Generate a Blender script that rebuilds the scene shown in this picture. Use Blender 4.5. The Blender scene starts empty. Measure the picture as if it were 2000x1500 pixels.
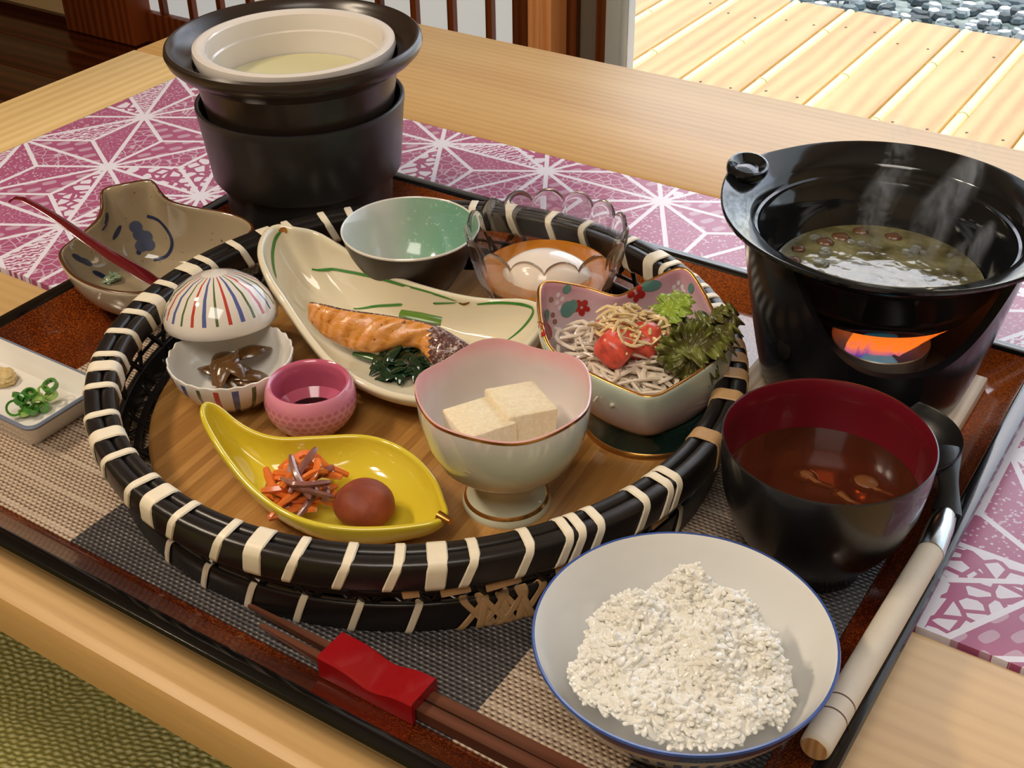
import bpy, math, random
import numpy as np
from mathutils import Vector, Matrix
from mathutils.bvhtree import BVHTree
PI = math.pi
S = bpy.context.scene
C = S.collection
rnd = random.Random(7)

# ------------------------------------------------------------------ camera, world, lights, exposure
CAM = np.array([0.36677, -0.48308, 0.442])
RM = np.array([[0.83955976, -0.29892301, 0.4536347],
               [0.54311698, 0.48146888, -0.68790381],
               [-0.01278071, 0.82391307, 0.56657206]])
cd = bpy.data.cameras.new('camera'); cam = bpy.data.objects.new('camera', cd); C.objects.link(cam)
cd.sensor_width = 36.0; cd.lens = 44.389; cd.clip_start = 0.01; cd.clip_end = 100
cam.matrix_world = Matrix([[*RM[0], CAM[0]], [*RM[1], CAM[1]], [*RM[2], CAM[2]], [0, 0, 0, 1]])
S.camera = cam
FPX = 2466.04
def at(px, py, z):
    """photo pixel and height above the table -> world point"""
    r = RM @ np.array([px - 1000.0, 750.0 - py, -FPX]); t = (z - CAM[2]) / r[2]
    return tuple(CAM + t * r)

world = bpy.data.worlds.new('world'); S.world = world; world.use_nodes = True
wn = world.node_tree.nodes; wl = world.node_tree.links
sky = wn.new('ShaderNodeTexSky'); sky.sky_type = 'NISHITA'; sky.sun_disc = False
sky.sun_elevation = math.radians(56); sky.sun_rotation = math.radians(-20); sky.air_density = 1.0; sky.dust_density = 3.0
wl.new(sky.outputs[0], wn['Background'].inputs[0]); wn['Background'].inputs[1].default_value = 0.5

def light(name, kind, loc, energy, color, target=None, size=0.3, size_y=None, rot=None):
    l = bpy.data.lights.new(name, kind); l.energy = energy; l.color = color
    o = bpy.data.objects.new(name, l); C.objects.link(o); o.location = loc
    if kind == 'AREA':
        l.size = size
        if size_y: l.shape = 'RECTANGLE'; l.size_y = size_y
    if target is not None:
        o.rotation_euler = (Vector(target) - Vector(loc)).to_track_quat('-Z', 'Y').to_euler()
    if rot: o.rotation_euler = rot
    return o
sun = light('sun', 'SUN', (1, 6, 6), 2.8, (1.0, 0.95, 0.86), target=(-0.5, 1.6, 0.0)); sun.data.angle = math.radians(1.0)
sun.rotation_euler = Vector((-0.30, -0.62, -1.0)).to_track_quat('-Z', 'Y').to_euler()
# daylight through the glass door
day = light('window_daylight', 'AREA', (0.85, 1.14, 0.50), 24.0, (0.84, 0.93, 1.0), size=2.6, size_y=1.8)
day.rotation_euler = (math.radians(-90), 0, 0)
# warm ceiling lamps above the table's near side
LAMPS = [(-0.90, -0.42, 1.30), (-0.74, -0.66, 1.30)]
for lp in LAMPS:
    light('ceiling_lamp_light', 'AREA', (lp[0], lp[1], lp[2] - 0.02), 10.0, (1.0, 0.83, 0.62), target=(lp[0]*0.2, lp[1]*0.2, 0), size=0.14)
light('room_fill_light', 'AREA', (0.5, -1.1, 1.86), 26.0, (1.0, 0.92, 0.82), target=(0.4, -0.8, 0), size=0.9)  # added soft fill from above, no lamp fixture belongs to it
vs = S.view_settings
vs.view_transform = 'Standard'; vs.look = 'None'; vs.gamma = 1.0; vs.use_curve_mapping = False; vs.exposure = -0.36

# ------------------------------------------------------------------ material helpers
def s2l(c):
    return tuple(((x / 12.92) if x <= 0.04045 else ((x + 0.055) / 1.055) ** 2.4) for x in c) + (1.0,)
def rgb(r, g, b): return s2l((r / 255, g / 255, b / 255))
class NT:
    def __init__(s, name):
        s.m = bpy.data.materials.new(name); s.m.use_nodes = True
        s.t = s.m.node_tree; s.n = s.t.nodes; s.l = s.t.links; s.b = s.n['Principled BSDF']
    def new(s, t, **k):
        x = s.n.new(t)
        for a, v in k.items(): setattr(x, a, v)
        return x
    def sock(s, node_in, v):
        if isinstance(v, bpy.types.NodeSocket): s.l.new(v, node_in)
        else: node_in.default_value = v
    def math(s, op, a, b=0.0, c=0.0, clamp=False):
        x = s.new('ShaderNodeMath', operation=op, use_clamp=clamp)
        s.sock(x.inputs[0], a); s.sock(x.inputs[1], b); s.sock(x.inputs[2], c)
        return x.outputs[0]
    def coord(s, kind='Object'): return s.new('ShaderNodeTexCoord').outputs[kind]
    def pos(s): return s.new('ShaderNodeNewGeometry').outputs['Position']
    def map(s, v, scale=(1, 1, 1), rot=(0, 0, 0), loc=(0, 0, 0)):
        x = s.new('ShaderNodeMapping'); s.sock(x.inputs[0], v)
        x.inputs['Location'].default_value = loc; x.inputs['Rotation'].default_value = rot; x.inputs['Scale'].default_value = scale
        return x.outputs[0]
    def noise(s, v, scale, detail=3, rough=0.5, dist=0.0, out='Fac'):
        x = s.new('ShaderNodeTexNoise'); s.sock(x.inputs['Vector'], v)
        x.inputs['Scale'].default_value = scale; x.inputs['Detail'].default_value = detail
        x.inputs['Roughness'].default_value = rough; x.inputs['Distortion'].default_value = dist
        return x.outputs[out]
    def vor(s, v, scale, feature='F1', out='Distance'):
        x = s.new('ShaderNodeTexVoronoi', feature=feature); s.sock(x.inputs['Vector'], v); x.inputs['Scale'].default_value = scale
        return x.outputs[out]
    def wave(s, v, scale, dist=0, direction='X', detail=2, dscale=1.0):
        x = s.new('ShaderNodeTexWave', bands_direction=direction); s.sock(x.inputs['Vector'], v)
        x.inputs['Scale'].default_value = scale; x.inputs['Distortion'].default_value = dist
        x.inputs['Detail'].default_value = detail; x.inputs['Detail Scale'].default_value = dscale
        return x.outputs['Fac']
    def ramp(s, f, stops, interp='LINEAR'):
        x = s.new('ShaderNodeValToRGB'); s.sock(x.inputs[0], f); e = x.color_ramp.elements; x.color_ramp.interpolation = interp
        while len(e) < len(stops): e.new(0.5)
        for i, (p, c) in enumerate(stops): e[i].position = p; e[i].color = c
        return x.outputs[0]
    def mix(s, f, a, b, mode='MIX'):
        x = s.new('ShaderNodeMix', data_type='RGBA', blend_type=mode)
        s.sock(x.inputs[0], f); s.sock(x.inputs[6], a); s.sock(x.inputs[7], b)
        return x.outputs[2]
    def xyz(s, v):
        x = s.new('ShaderNodeSeparateXYZ'); s.sock(x.inputs[0], v); return x.outputs
    def comb(s, a, b, c=0.0):
        x = s.new('ShaderNodeCombineXYZ'); s.sock(x.inputs[0], a); s.sock(x.inputs[1], b); s.sock(x.inputs[2], c); return x.outputs[0]
    def bump(s, h, strength=0.3, dist=0.001):
        x = s.new('ShaderNodeBump'); s.sock(x.inputs['Height'], h); x.inputs['Strength'].default_value = strength; x.inputs['Distance'].default_value = dist
        s.l.new(x.outputs[0], s.b.inputs['Normal'])
    def set(s, **k):
        for a, v in k.items():
            s.sock(s.b.inputs[a.replace('_', ' ')], v)
        return s
W4 = (1, 1, 1, 1)
def simple(name, col, rough=0.4, metal=0.0, coat=0.0, var=0.0, vscale=40.0, bump=0.0, bscale=200.0, bdist=0.0005, **k):
    t = NT(name); p = t.coord()
    if var:
        f = t.noise(p, vscale, 4)
        dark = tuple(c * (1 - var) for c in col[:3]) + (1,); lite = tuple(min(1, c * (1 + var)) for c in col[:3]) + (1,)
        t.set(Base_Color=t.ramp(f, [(0.3, dark), (0.7, lite)]))
    else: t.set(Base_Color=col)
    t.set(Roughness=rough, Metallic=metal, Coat_Weight=coat)
    t.b.inputs['Coat Roughness'].default_value = 0.05
    if bump: t.bump(t.noise(p, bscale, 3), bump, bdist)
    for a, v in k.items(): t.sock(t.b.inputs[a.replace('_', ' ')], v)
    return t.m

def wood(name, c1, c2, axis='X', scale=1.0, rough=0.42, lines=26.0, stretch=14.0, c3=None, gw=0.45):
    t = NT(name); p = t.pos()
    sc = {'X': (1.0 / stretch, 1, 1), 'Y': (1, 1.0 / stretch, 1), 'Z': (1, 1, 1.0 / stretch)}[axis]
    v = t.map(p, scale=tuple(x * scale for x in sc))
    g = t.wave(v, lines, dist=3.5, direction='Y' if axis == 'X' else 'X', detail=3, dscale=1.2)
    n = t.noise(v, 9, 5, 0.6); fine = t.noise(v, 380, 3, 0.6)
    f = t.math('ADD', t.math('MULTIPLY', g, gw), t.math('ADD', t.math('MULTIPLY', n, 1.0 - gw), t.math('MULTIPLY', t.math('SUBTRACT', fine, 0.5), 0.25)))
    stops = [(0.28, c1), (0.75, c2)] if c3 is None else [(0.22, c1), (0.55, c2), (0.85, c3)]
    t.set(Base_Color=t.ramp(f, stops), Roughness=rough)
    t.bump(fine, 0.12, 0.0004)
    return t.m

# ------------------------------------------------------------------ geometry helpers
WL = {}
def link(o, parent=None):
    C.objects.link(o)
    if parent is not None: o.parent = parent
def thing(name, label, cat, loc=(0, 0, 0), group=None):
    o = bpy.data.objects.new(name, None); C.objects.link(o); o.location = loc; o.empty_display_size = 0.02
    WL[o] = np.array(loc, float); tag(o, label, cat, group); return o
def tag(o, label=None, cat=None, group=None, kind=None):
    if label: o['label'] = label
    if cat: o['category'] = cat
    if group: o['group'] = group
    if kind: o['kind'] = kind
    return o
def mesh(name, V, F, mats, mi=None, smooth=True, angle=40):
    me = bpy.data.meshes.new(name); me.from_pydata([tuple(map(float, v)) for v in V], [], F)
    if not isinstance(mats, (list, tuple)): mats = [mats]
    for m in mats: me.materials.append(m)
    if mi is not None: me.polygons.foreach_set('material_index', mi)
    me.update()
    if smooth:
        me.shade_smooth(); me.set_sharp_from_angle(angle=math.radians(angle))
    return me
def obj(name, geo, mats, parent=None, loc=None, mi=None, smooth=True, angle=40, label=None, cat=None, group=None, kind=None):
    """geo = (verts, faces) in world coordinates"""
    V, F = geo[0], geo[1]
    if mi is None and len(geo) > 2: mi = geo[2]
    V = np.array(V, float)
    if parent is not None: L = WL[parent]
    elif loc is not None: L = np.array(loc, float)
    else: L = np.array([(V[:, 0].min() + V[:, 0].max()) / 2, (V[:, 1].min() + V[:, 1].max()) / 2, V[:, 2].min()])
    me = mesh(name, V - L, F, mats, mi, smooth, angle)
    o = bpy.data.objects.new(name, me)
    link(o, parent)
    if parent is None: o.location = tuple(L)
    WL[o] = L
    tag(o, label, cat, group, kind)
    return o
def merge(*gs):
    V = []; F = []; M = []
    for g in gs:
        n = len(V); V += [tuple(v) for v in g[0]]; F += [tuple(i + n for i in f) for f in g[1]]
        M += list(g[2]) if len(g) > 2 else [0] * len(g[1])
    return V, F, M
def box(x0, x1, y0, y1, z0, z1, bev=0.0):
    if bev <= 0:
        V = [(x, y, z) for z in (z0, z1) for y in (y0, y1) for x in (x0, x1)]
        return V, [(0, 2, 3, 1), (4, 5, 7, 6), (0, 1, 5, 4), (1, 3, 7, 5), (3, 2, 6, 7), (2, 0, 4, 6)]
    b = bev; loops = []
    for z, i in ((z0, b), (z0 + b, 0), (z1 - b, 0), (z1 - b * 0.3, b * 0.3), (z1, b)):
        c = []
        for cx, cy, a0 in ((x1, y1, 0), (x0, y1, 90), (x0, y0, 180), (x1, y0, 270)):
            for a in (0, 45, 90):
                r = b - i; t = math.radians(a0 + a)
                ox = cx - b if cx == x1 else cx + b; oy = cy - b if cy == y1 else cy + b
                c.append((ox + r * math.cos(t), oy + r * math.sin(t), z))
        loops.append(c)
    return loft(loops, cap=True)
def xform(g, M):
    return ([tuple(M @ Vector(v)) for v in g[0]],) + tuple(g[1:])
def loft(loops, closed=True, cap=False, capstart=None, capend=None, flip=False):
    n = len(loops[0]); V = [p for l in loops for p in l]; F = []
    m = n if closed else n - 1
    for k in range(len(loops) - 1):
        for i in range(m):
            a = k * n + i; b = k * n + (i + 1) % n
            F.append((a, b, b + n, a + n))
    if cap or capstart: F.append(tuple(range(n - 1, -1, -1)))
    if cap or capend: F.append(tuple((len(loops) - 1) * n + i for i in range(n)))
    if flip: F = [f[::-1] for f in F]
    return V, F
def lathe(profile, c=(0, 0, 0), seg=72, mod=None, mi=None):
    """profile (r, z) going outside-bottom -> up -> over the rim -> inside-bottom; r<=1e-6 is a pole"""
    V = []; F = []; M = []; rows = []
    for i, (r, z) in enumerate(profile):
        if r <= 1e-6: rows.append([len(V)]); V.append((c[0], c[1], c[2] + z)); continue
        row = []
        for k in range(seg):
            t = 2 * PI * k / seg; rr, zz = (r, z) if mod is None else mod(t, i, r, z)
            row.append(len(V)); V.append((c[0] + rr * math.cos(t), c[1] + rr * math.sin(t), c[2] + zz))
        rows.append(row)
    for i in range(len(rows) - 1):
        a, b = rows[i], rows[i + 1]; m = mi[i] if mi else 0
        for k in range(seg):
            k2 = (k + 1) % seg
            if len(a) == 1 and len(b) == 1: continue
            if len(a) == 1: F.append((a[0], b[k2], b[k]))
            elif len(b) == 1: F.append((a[k], a[k2], b[0]))
            else: F.append((a[k], a[k2], b[k2], b[k]))
            M.append(m)
    return V, F, M
def spline(pts, n, closed=False):
    """Catmull-Rom resampled to n points, even in arc length"""
    P = [np.array(p, float) for p in pts]; out = []; m = len(P)
    segs = m if closed else m - 1
    for i in range(segs):
        if closed: p0, p1, p2, p3 = P[i - 1], P[i], P[(i + 1) % m], P[(i + 2) % m]
        else: p0, p1, p2, p3 = P[max(i - 1, 0)], P[i], P[i + 1], P[min(i + 2, m - 1)]
        for k in range(12):
            t = k / 12
            out.append(0.5 * ((2 * p1) + (-p0 + p2) * t + (2 * p0 - 5 * p1 + 4 * p2 - p3) * t * t + (-p0 + 3 * p1 - 3 * p2 + p3) * t ** 3))
    out.append(P[0] if closed else P[-1]); out = np.array(out)
    d = np.r_[0, np.cumsum(np.linalg.norm(np.diff(out, axis=0), axis=1))]
    s = np.linspace(0, d[-1], n + 1)[:-1] if closed else np.linspace(0, d[-1], n)
    return np.stack([np.interp(s, d, out[:, k]) for k in range(out.shape[1])], 1)
def tube(pts, rad, seg=8, closed=False, flat=None, up=(0, 0, 1), cap=True):
    """rad: number or list; flat=(w, h) multiplies across / along up"""
    P = [Vector(p) for p in pts]; n = len(P); loops = []; fw, fh = flat or (1, 1)
    for i, p in enumerate(P):
        a = P[i - 1] if (i or closed) else p; b = P[(i + 1) % n] if (i < n - 1 or closed) else p
        d = (b - a).normalized(); s = d.cross(Vector(up))
        if s.length < 1e-4: s = d.cross(Vector((1, 0, 0)))
        s.normalize(); u = s.cross(d).normalized(); r = rad[i] if isinstance(rad, (list, tuple, np.ndarray)) else rad
        loops.append([tuple(p + s * (r * fw * math.cos(2 * PI * k / seg)) + u * (r * fh * math.sin(2 * PI * k / seg))) for k in range(seg)])
    if closed: loops.append(loops[0])
    V, F = loft(loops, cap=cap and not closed)
    return V, F
def blob(c, r, seg=16, rings=10, fn=None, rot=None):
    V = []; F = []
    prof = [(math.sin(PI * i / rings), -math.cos(PI * i / rings)) for i in range(rings + 1)]
    V, F, _ = lathe([(a if 0 < i < rings else 0, b) for i, (a, b) in enumerate(prof)], seg=seg)
    out = []
    for v in V:
        q = Vector(v)
        k = fn(q) if fn else 1.0
        q = Vector((q.x * r[0] * k, q.y * r[1] * k, q.z * r[2] * k))
        if rot: q = rot @ q
        out.append((q.x + c[0], q.y + c[1], q.z + c[2]))
    return out, F
def inside_z(bvh, x, y, default=0.03):
    h = bvh.ray_cast(Vector((x, y, 0.5)), Vector((0, 0, -1)))
    return h[0].z if h[0] else default

def dish(name, rim, foot, zb, mats, parent=None, label=None, cat=None, thick=0.003, N=96, K=12, px=0.9, pz=1.15, mi_rim=None, blur=0, bpow=3.0):
    """a dish lofted from an elliptic foot up to a free rim outline; returns object and bvh of its inside.
    foot = (cx, cy, a, b, angle)"""
    cx, cy, a, b, ang = foot
    R = spline(rim, N, closed=True)
    if sum(R[i - 1][0] * R[i][1] - R[i][0] * R[i - 1][1] for i in range(N)) < 0: R = R[::-1]
    RS = R.copy()
    for _ in range(blur): RS = 0.25 * np.roll(RS, 1, 0) + 0.5 * RS + 0.25 * np.roll(RS, -1, 0)
    loops = []
    def ell(ph):
        q = ph - ang; return a * b / math.hypot(b * math.cos(q), a * math.sin(q))
    ph = [math.atan2(p[1] - cy, p[0] - cx) for p in RS]
    for f in (0.35, 0.7, 1.0):
        loops.append([(cx + ell(t) * f * math.cos(t), cy + ell(t) * f * math.sin(t), zb + 0.0012 * f * f) for t in ph])
    base = loops[-1]
    for k in range(1, K + 1):
        t = k / K; sx = math.sin(t * PI / 2) ** px; sz = (1 - math.cos(t * PI / 2)) ** (1 / pz) if k < K else 1.0
        Q = RS + (R - RS) * t ** bpow
        loops.append([(base[i][0] + (Q[i][0] - base[i][0]) * sx, base[i][1] + (Q[i][1] - base[i][1]) * sx, base[i][2] + (Q[i][2] - base[i][2]) * sz) for i in range(N)])
    V, F = loft(loops, flip=True)
    V.append((cx, cy, zb)); c0 = len(V) - 1
    for i in range(N): F.append((c0, i, (i + 1) % N))
    o = obj(name, (V, F), mats, parent=parent, label=label, cat=cat, loc=None if parent else (cx, cy, zb))
    bvh = BVHTree.FromPolygons([Vector(v) for v in V], F)
    s = o.modifiers.new('thickness', 'SOLIDIFY'); s.thickness = thick; s.offset = -1.0
    if len(mats if isinstance(mats, list) else [mats]) > 1: s.material_offset = 1
    if mi_rim is not None: s.material_offset_rim = mi_rim
    m = o.modifiers.new('smooth', 'SUBSURF'); m.levels = 1; m.render_levels = 1
    dg = bpy.context.evaluated_depsgraph_get(); dg.update(); ev = o.evaluated_get(dg); me_ = ev.to_mesh()
    L0 = Vector(WL[o]); bvh = BVHTree.FromPolygons([v.co + L0 for v in me_.vertices], [tuple(q_.vertices) for q_ in me_.polygons]); ev.to_mesh_clear()
    return o, bvh, R
def patch_on(bvh, pts, width, lift=0.0003, name='painted_line', m=None, parent=None, taper=True, label=None, blobby=False, nseg=28):
    """thin painted stroke laid on a dish; pts are world points on or near its inside"""
    if len(pts) < 2: print('PATCH MISSED', name); return None
    P = spline(pts, nseg); V = []; F = []; n = len(P)
    for i in range(n):
        d = Vector(P[min(i + 1, n - 1)] - P[max(i - 1, 0)]).normalized(); h = bvh.find_nearest(Vector(P[i]))
        nn = h[1] if h[1].z > 0 else -h[1]; sd = nn.cross(d).normalized(); t = i / (n - 1)
        w = width * 0.5 * (math.sin(PI * min(1, 0.08 + t * 0.92)) ** 0.5 if taper else 1)
        if blobby: w = width * 0.5 * math.sqrt(max(0.0, 1 - (2 * t - 1) ** 2)) + 1e-5
        for k in (-1, -0.33, 0.33, 1):
            h2 = bvh.find_nearest(Vector(P[i]) + sd * w * k); n2 = h2[1] if h2[1].z > 0 else -h2[1]; V.append(tuple(h2[0] + n2 * lift))
    for i in range(n - 1):
        for k in range(3): q = i * 4 + k; F.append((q, q + 1, q + 5, q + 4))
    o = obj(name, (V, F), m, parent=parent)
    if label: o['label'] = label
    return o
def dup(o, loc, rot=(0, 0, 0), scale=(1, 1, 1), label=None, parent=None):
    c = o.copy(); C.objects.link(c); c.parent = parent; c.location = loc; c.rotation_euler = rot; c.scale = scale
    if label: c['label'] = label
    return c

# ------------------------------------------------------------------ materials
M = {}
M['table'] = wood('table_wood', rgb(184, 140, 84), rgb(204, 164, 106), 'X', 1, 0.42, 34, 16, rgb(214, 176, 116), gw=0.16)
M['table_end'] = wood('table_end_wood', rgb(206, 166, 104), rgb(226, 192, 132), 'Y', 1, 0.42, 24, 16, rgb(238, 208, 150), gw=0.2)
M['darkwood'] = wood('dark_floor_wood', rgb(52, 18, 4), rgb(84, 34, 10), 'X', 1, 0.22, 10, 10)
M['redwood'] = wood('red_brown_wood', rgb(92, 40, 14), rgb(130, 62, 24), 'Z', 1, 0.35, 16, 10)
M['postwood'] = wood('orange_post_wood', rgb(222, 142, 84), rgb(246, 180, 118), 'Z', 1, 0.4, 22, 12, gw=.3)
M['postdark'] = wood('brown_post_wood', rgb(84, 38, 10), rgb(108, 52, 18), 'Z', 1, 0.4, 22, 12)
M['plaster'] = simple('beige_plaster', rgb(200, 172, 128), 0.9, var=0.06, vscale=8, bump=0.2, bscale=300)
M['ceil'] = simple('ceiling_board', rgb(205, 185, 150), 0.8, var=0.05)
M['deck'] = wood('deck_plank_wood', rgb(180, 136, 88), rgb(208, 168, 114), 'Y', 1, 0.4, 9, 5, rgb(222, 186, 132), gw=.25)
M['bamboo'] = simple('deck_bamboo', rgb(246, 240, 176), 0.35, var=0.08, vscale=20)
M['paper'] = simple('shoji_paper', rgb(225, 228, 226), 0.9, Emission_Color=rgb(226, 234, 238), Emission_Strength=0.45)  # emission stands in for daylight shining through from outside
M['alu'] = simple('aluminium', rgb(204, 212, 218), 0.35, metal=0.2)
M['black'] = simple('matte_black_stoneware', rgb(38, 36, 36), 0.36, var=0.08, vscale=60, bump=0.08, bscale=700)
M['blackgloss'] = simple('glossy_black_stoneware', rgb(22, 23, 26), 0.13, bump=0.02, bscale=60)
M['darkpot'] = simple('brown_black_stoneware', rgb(48, 38, 33), 0.26, var=0.08, vscale=30, bump=0.05, bscale=200)
M['white'] = simple('white_porcelain', rgb(226, 222, 215), 0.12, coat=0.3)
M['cream'] = simple('cream_porcelain', rgb(224, 214, 188), 0.1, coat=0.4)
M['blueglaze'] = simple('blue_rim_glaze', rgb(58, 84, 150), 0.15, var=0.15, vscale=60)
M['gold'] = simple('gold_line', rgb(196, 138, 70), 0.25, metal=0.9)
M['lacred'] = simple('dark_red_lacquer', rgb(96, 18, 24), 0.14, coat=0.5)
M['lacred2'] = simple('bright_red_lacquer', rgb(150, 14, 22), 0.28, coat=0.3)
M['lacblack'] = simple('black_lacquer', rgb(14, 13, 14), 0.12, coat=0.3)
M['cane'] = simple('pale_cane', rgb(236, 224, 200), 0.38, var=0.08, vscale=90)
M['cane2'] = simple('tan_cane', rgb(186, 148, 104), 0.4, var=0.12, vscale=90)
M['bamblack'] = simple('black_bamboo_strip', rgb(30, 26, 25), 0.3, var=0.2, vscale=40, bump=0.25, bscale=160, bdist=0.0004)
M['chop'] = wood('chopstick_wood', rgb(78, 44, 30), rgb(104, 62, 44), 'X', 1, 0.35, 40, 12)
M['green'] = simple('green_paint', rgb(62, 128, 52), 0.2)
M['blue'] = simple('blue_paint', rgb(38, 46, 78), 0.2)
M['blue2'] = simple('light_blue_paint', rgb(72, 80, 104), 0.2)
M['steel'] = simple('brushed_steel', rgb(190, 196, 198), 0.2, metal=1.0)

# ------------------------------------------------------------------ the room
FZ = -0.42; WY = 1.2
def struct(name, geo, m, **k):
    o = obj(name, geo, m, **k); o['kind'] = 'structure'; return o
floor = struct('floor', box(-3.2, 2.6, -2.4, WY + 0.06, FZ - 0.05, FZ - 0.012), M['darkwood'])
bm = WL[floor]
me = None
for k in range(24):                                          # dark polished floor boards
    y1 = WY - 0.12 * k; y0 = y1 - 0.1185
    if y0 < -1.62: break
    obj('floorboard', box(-3.2, 2.6, y0, y1, FZ - 0.012, FZ, 0.001), M['darkwood'], parent=floor)
# tatami mat beside the table
t = NT('tatami_weave'); p = t.pos()
v = t.map(p, rot=(0, 0, math.radians(-18)))
x, y, z = t.xyz(v)
big = t.noise(v, 14, 3)
cyc = t.math('ADD', t.math('MULTIPLY', x, 1 / 0.0095), t.math('MULTIPLY', big, 3.5))
row = t.math('ADD', t.math('MULTIPLY', y, 1 / 0.0048), t.math('MULTIPLY', t.noise(v, 22, 3), 3.2))
rowf = t.math('FLOOR', row)
sh = t.math('ADD', cyc, t.math('MULTIPLY', rowf, 0.5))
f1 = t.math('ABSOLUTE', t.math('SUBTRACT', t.math('FRACT', sh), 0.5))
f2 = t.math('ABSOLUTE', t.math('SUBTRACT', t.math('FRACT', row), 0.5))
h = t.math('SUBTRACT', 1.0, t.math('ADD', t.math('MULTIPLY', f1, 1.1), t.math('MULTIPLY', f2, 1.3)))
hn = t.math('ADD', h, t.math('MULTIPLY', t.math('SUBTRACT', t.noise(v, 260, 2), 0.5), 0.7))
t.set(Base_Color=t.mix(t.math('MULTIPLY', t.noise(v, 5, 3), 0.7), t.ramp(hn, [(0.2, rgb(98, 90, 30)), (0.5, rgb(176, 166, 84)), (0.9, rgb(244, 234, 176))]), rgb(160, 152, 70)), Roughness=0.6)
t.bump(hn, 0.8, 0.0015)
M['tatami'] = t.m
struct('floor_tatami', box(-2.2, 2.4, -2.3, 0.42, FZ, FZ + 0.03, 0.004), M['tatami'])

# far wall: shoji, posts, glass door
wallL = struct('wall_far', box(-3.2, -1.80, WY, WY + 0.06, FZ + 0.012, 1.5), M['plaster'])
struct('baseboard_far', box(-3.2, -1.80, WY - 0.012, WY + 0.05, FZ, FZ + 0.014), M['darkwood'])
struct('wall_far_upper', box(-3.2, 2.6, WY - 0.01, WY + 0.08, 1.5, 1.95), M['plaster'])
struct('trim_1', box(-1.80, -1.60, WY - 0.04, WY + 0.08, FZ, 1.5, 0.003), M['redwood'])
sh_ = struct('window_1', box(-1.60, -0.66, WY - 0.004, WY + 0.03, FZ, FZ + 0.062, 0.002), M['redwood'])
obj('paper', box(-1.598, -0.73, WY + 0.012, WY + 0.014, FZ + 0.06, 1.45), M['paper'], parent=sh_)
bar = None
for x in (-1.552, -1.471, -1.394, -1.316, -1.239, -1.162, -1.085, -1.008, -0.932, -0.855, -0.778):
    o = obj('lattice_bar', box(x - 0.006, x + 0.006, WY + 0.0, WY + 0.012, FZ + 0.06, 1.45), M['redwood'], parent=sh_)
for z in (0.0, 0.28, 0.56, 0.84, 1.12):
    obj('lattice_rail', box(-1.598, -0.73, WY + 0.001, WY + 0.011, z - 0.006, z + 0.006), M['redwood'], parent=sh_)
obj('stile', box(-0.73, -0.684, WY - 0.004, WY + 0.03, FZ + 0.06, 1.5, 0.002), M['postdark'], parent=sh_)
struct('trim_2', box(-0.684, -0.655, WY - 0.03, WY + 0.06, FZ, 1.5, 0.002), M['postwood'])
struct('trim_3', box(-0.654, -0.631, WY - 0.045, WY + 0.06, FZ, 1.5, 0.003), M['postwood'])
gd = NT('door_glass')
gm = gd.n; tr = gd.new('ShaderNodeBsdfTransparent'); gl = gd.new('ShaderNodeBsdfGlossy'); mx = gd.new('ShaderNodeMixShader'); fr = gd.new('ShaderNodeFresnel')
gl.inputs['Roughness'].default_value = 0.02; fr.inputs[0].default_value = 1.35
gd.l.new(fr.outputs[0], mx.inputs[0]); gd.l.new(tr.outputs[0], mx.inputs[1]); gd.l.new(gl.outputs[0], mx.inputs[2]); gd.l.new(mx.outputs[0], gd.n['Material Output'].inputs[0])
M['pane'] = gd.m
M['greyglass'] = simple('grey_frosted_glass', rgb(112, 104, 96), 0.25)
d1 = struct('door_1', box(-0.631, -0.612, WY + 0.0, WY + 0.03, FZ, 1.5, 0.002), M['postdark'])
obj('dark_panel', box(-0.612, -0.578, WY + 0.012, WY + 0.018, FZ, 1.5), M['greyglass'], parent=d1)
obj('inner_stile', box(-0.578, -0.556, WY + 0.0, WY + 0.03, FZ, 1.5, 0.002), M['postdark'], parent=d1)
obj('door_frame', box(-0.556, -0.529, WY - 0.01, WY + 0.04, FZ, 1.5, 0.003), M['alu'], parent=d1)
obj('door_frame', box(2.4, 2.44, WY - 0.01, WY + 0.04, FZ, 1.5, 0.003), M['alu'], parent=d1)
obj('door_track', box(-0.529, 2.4, WY - 0.01, WY + 0.05, FZ, FZ + 0.03, 0.003), M['alu'], parent=d1)
obj('glass_pane', box(-0.529, 2.4, WY + 0.012, WY + 0.016, FZ + 0.03, 1.5), M['pane'], parent=d1)
struct('wall_side', box(-3.26, -3.2, -2.4, WY + 0.08, FZ - 0.05, 1.95), M['plaster'])
struct('wall_back', box(-3.2, 2.6, -2.46, -2.4, FZ - 0.05, 1.95), M['plaster'])
struct('wall_end', box(2.6, 2.66, -2.4, WY + 0.08, FZ - 0.05, 1.95), M['plaster'])
struct('ceiling', box(-3.26, 2.66, -2.46, WY + 0.1, 1.95, 2.0), M['ceil'])
struct('sun_block_eave', box(-3.4, 3.0, WY + 0.08, 2.0, 1.62, 1.68), M['redwood'])  # unseen eave, its depth set to keep the sun off the table

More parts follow.
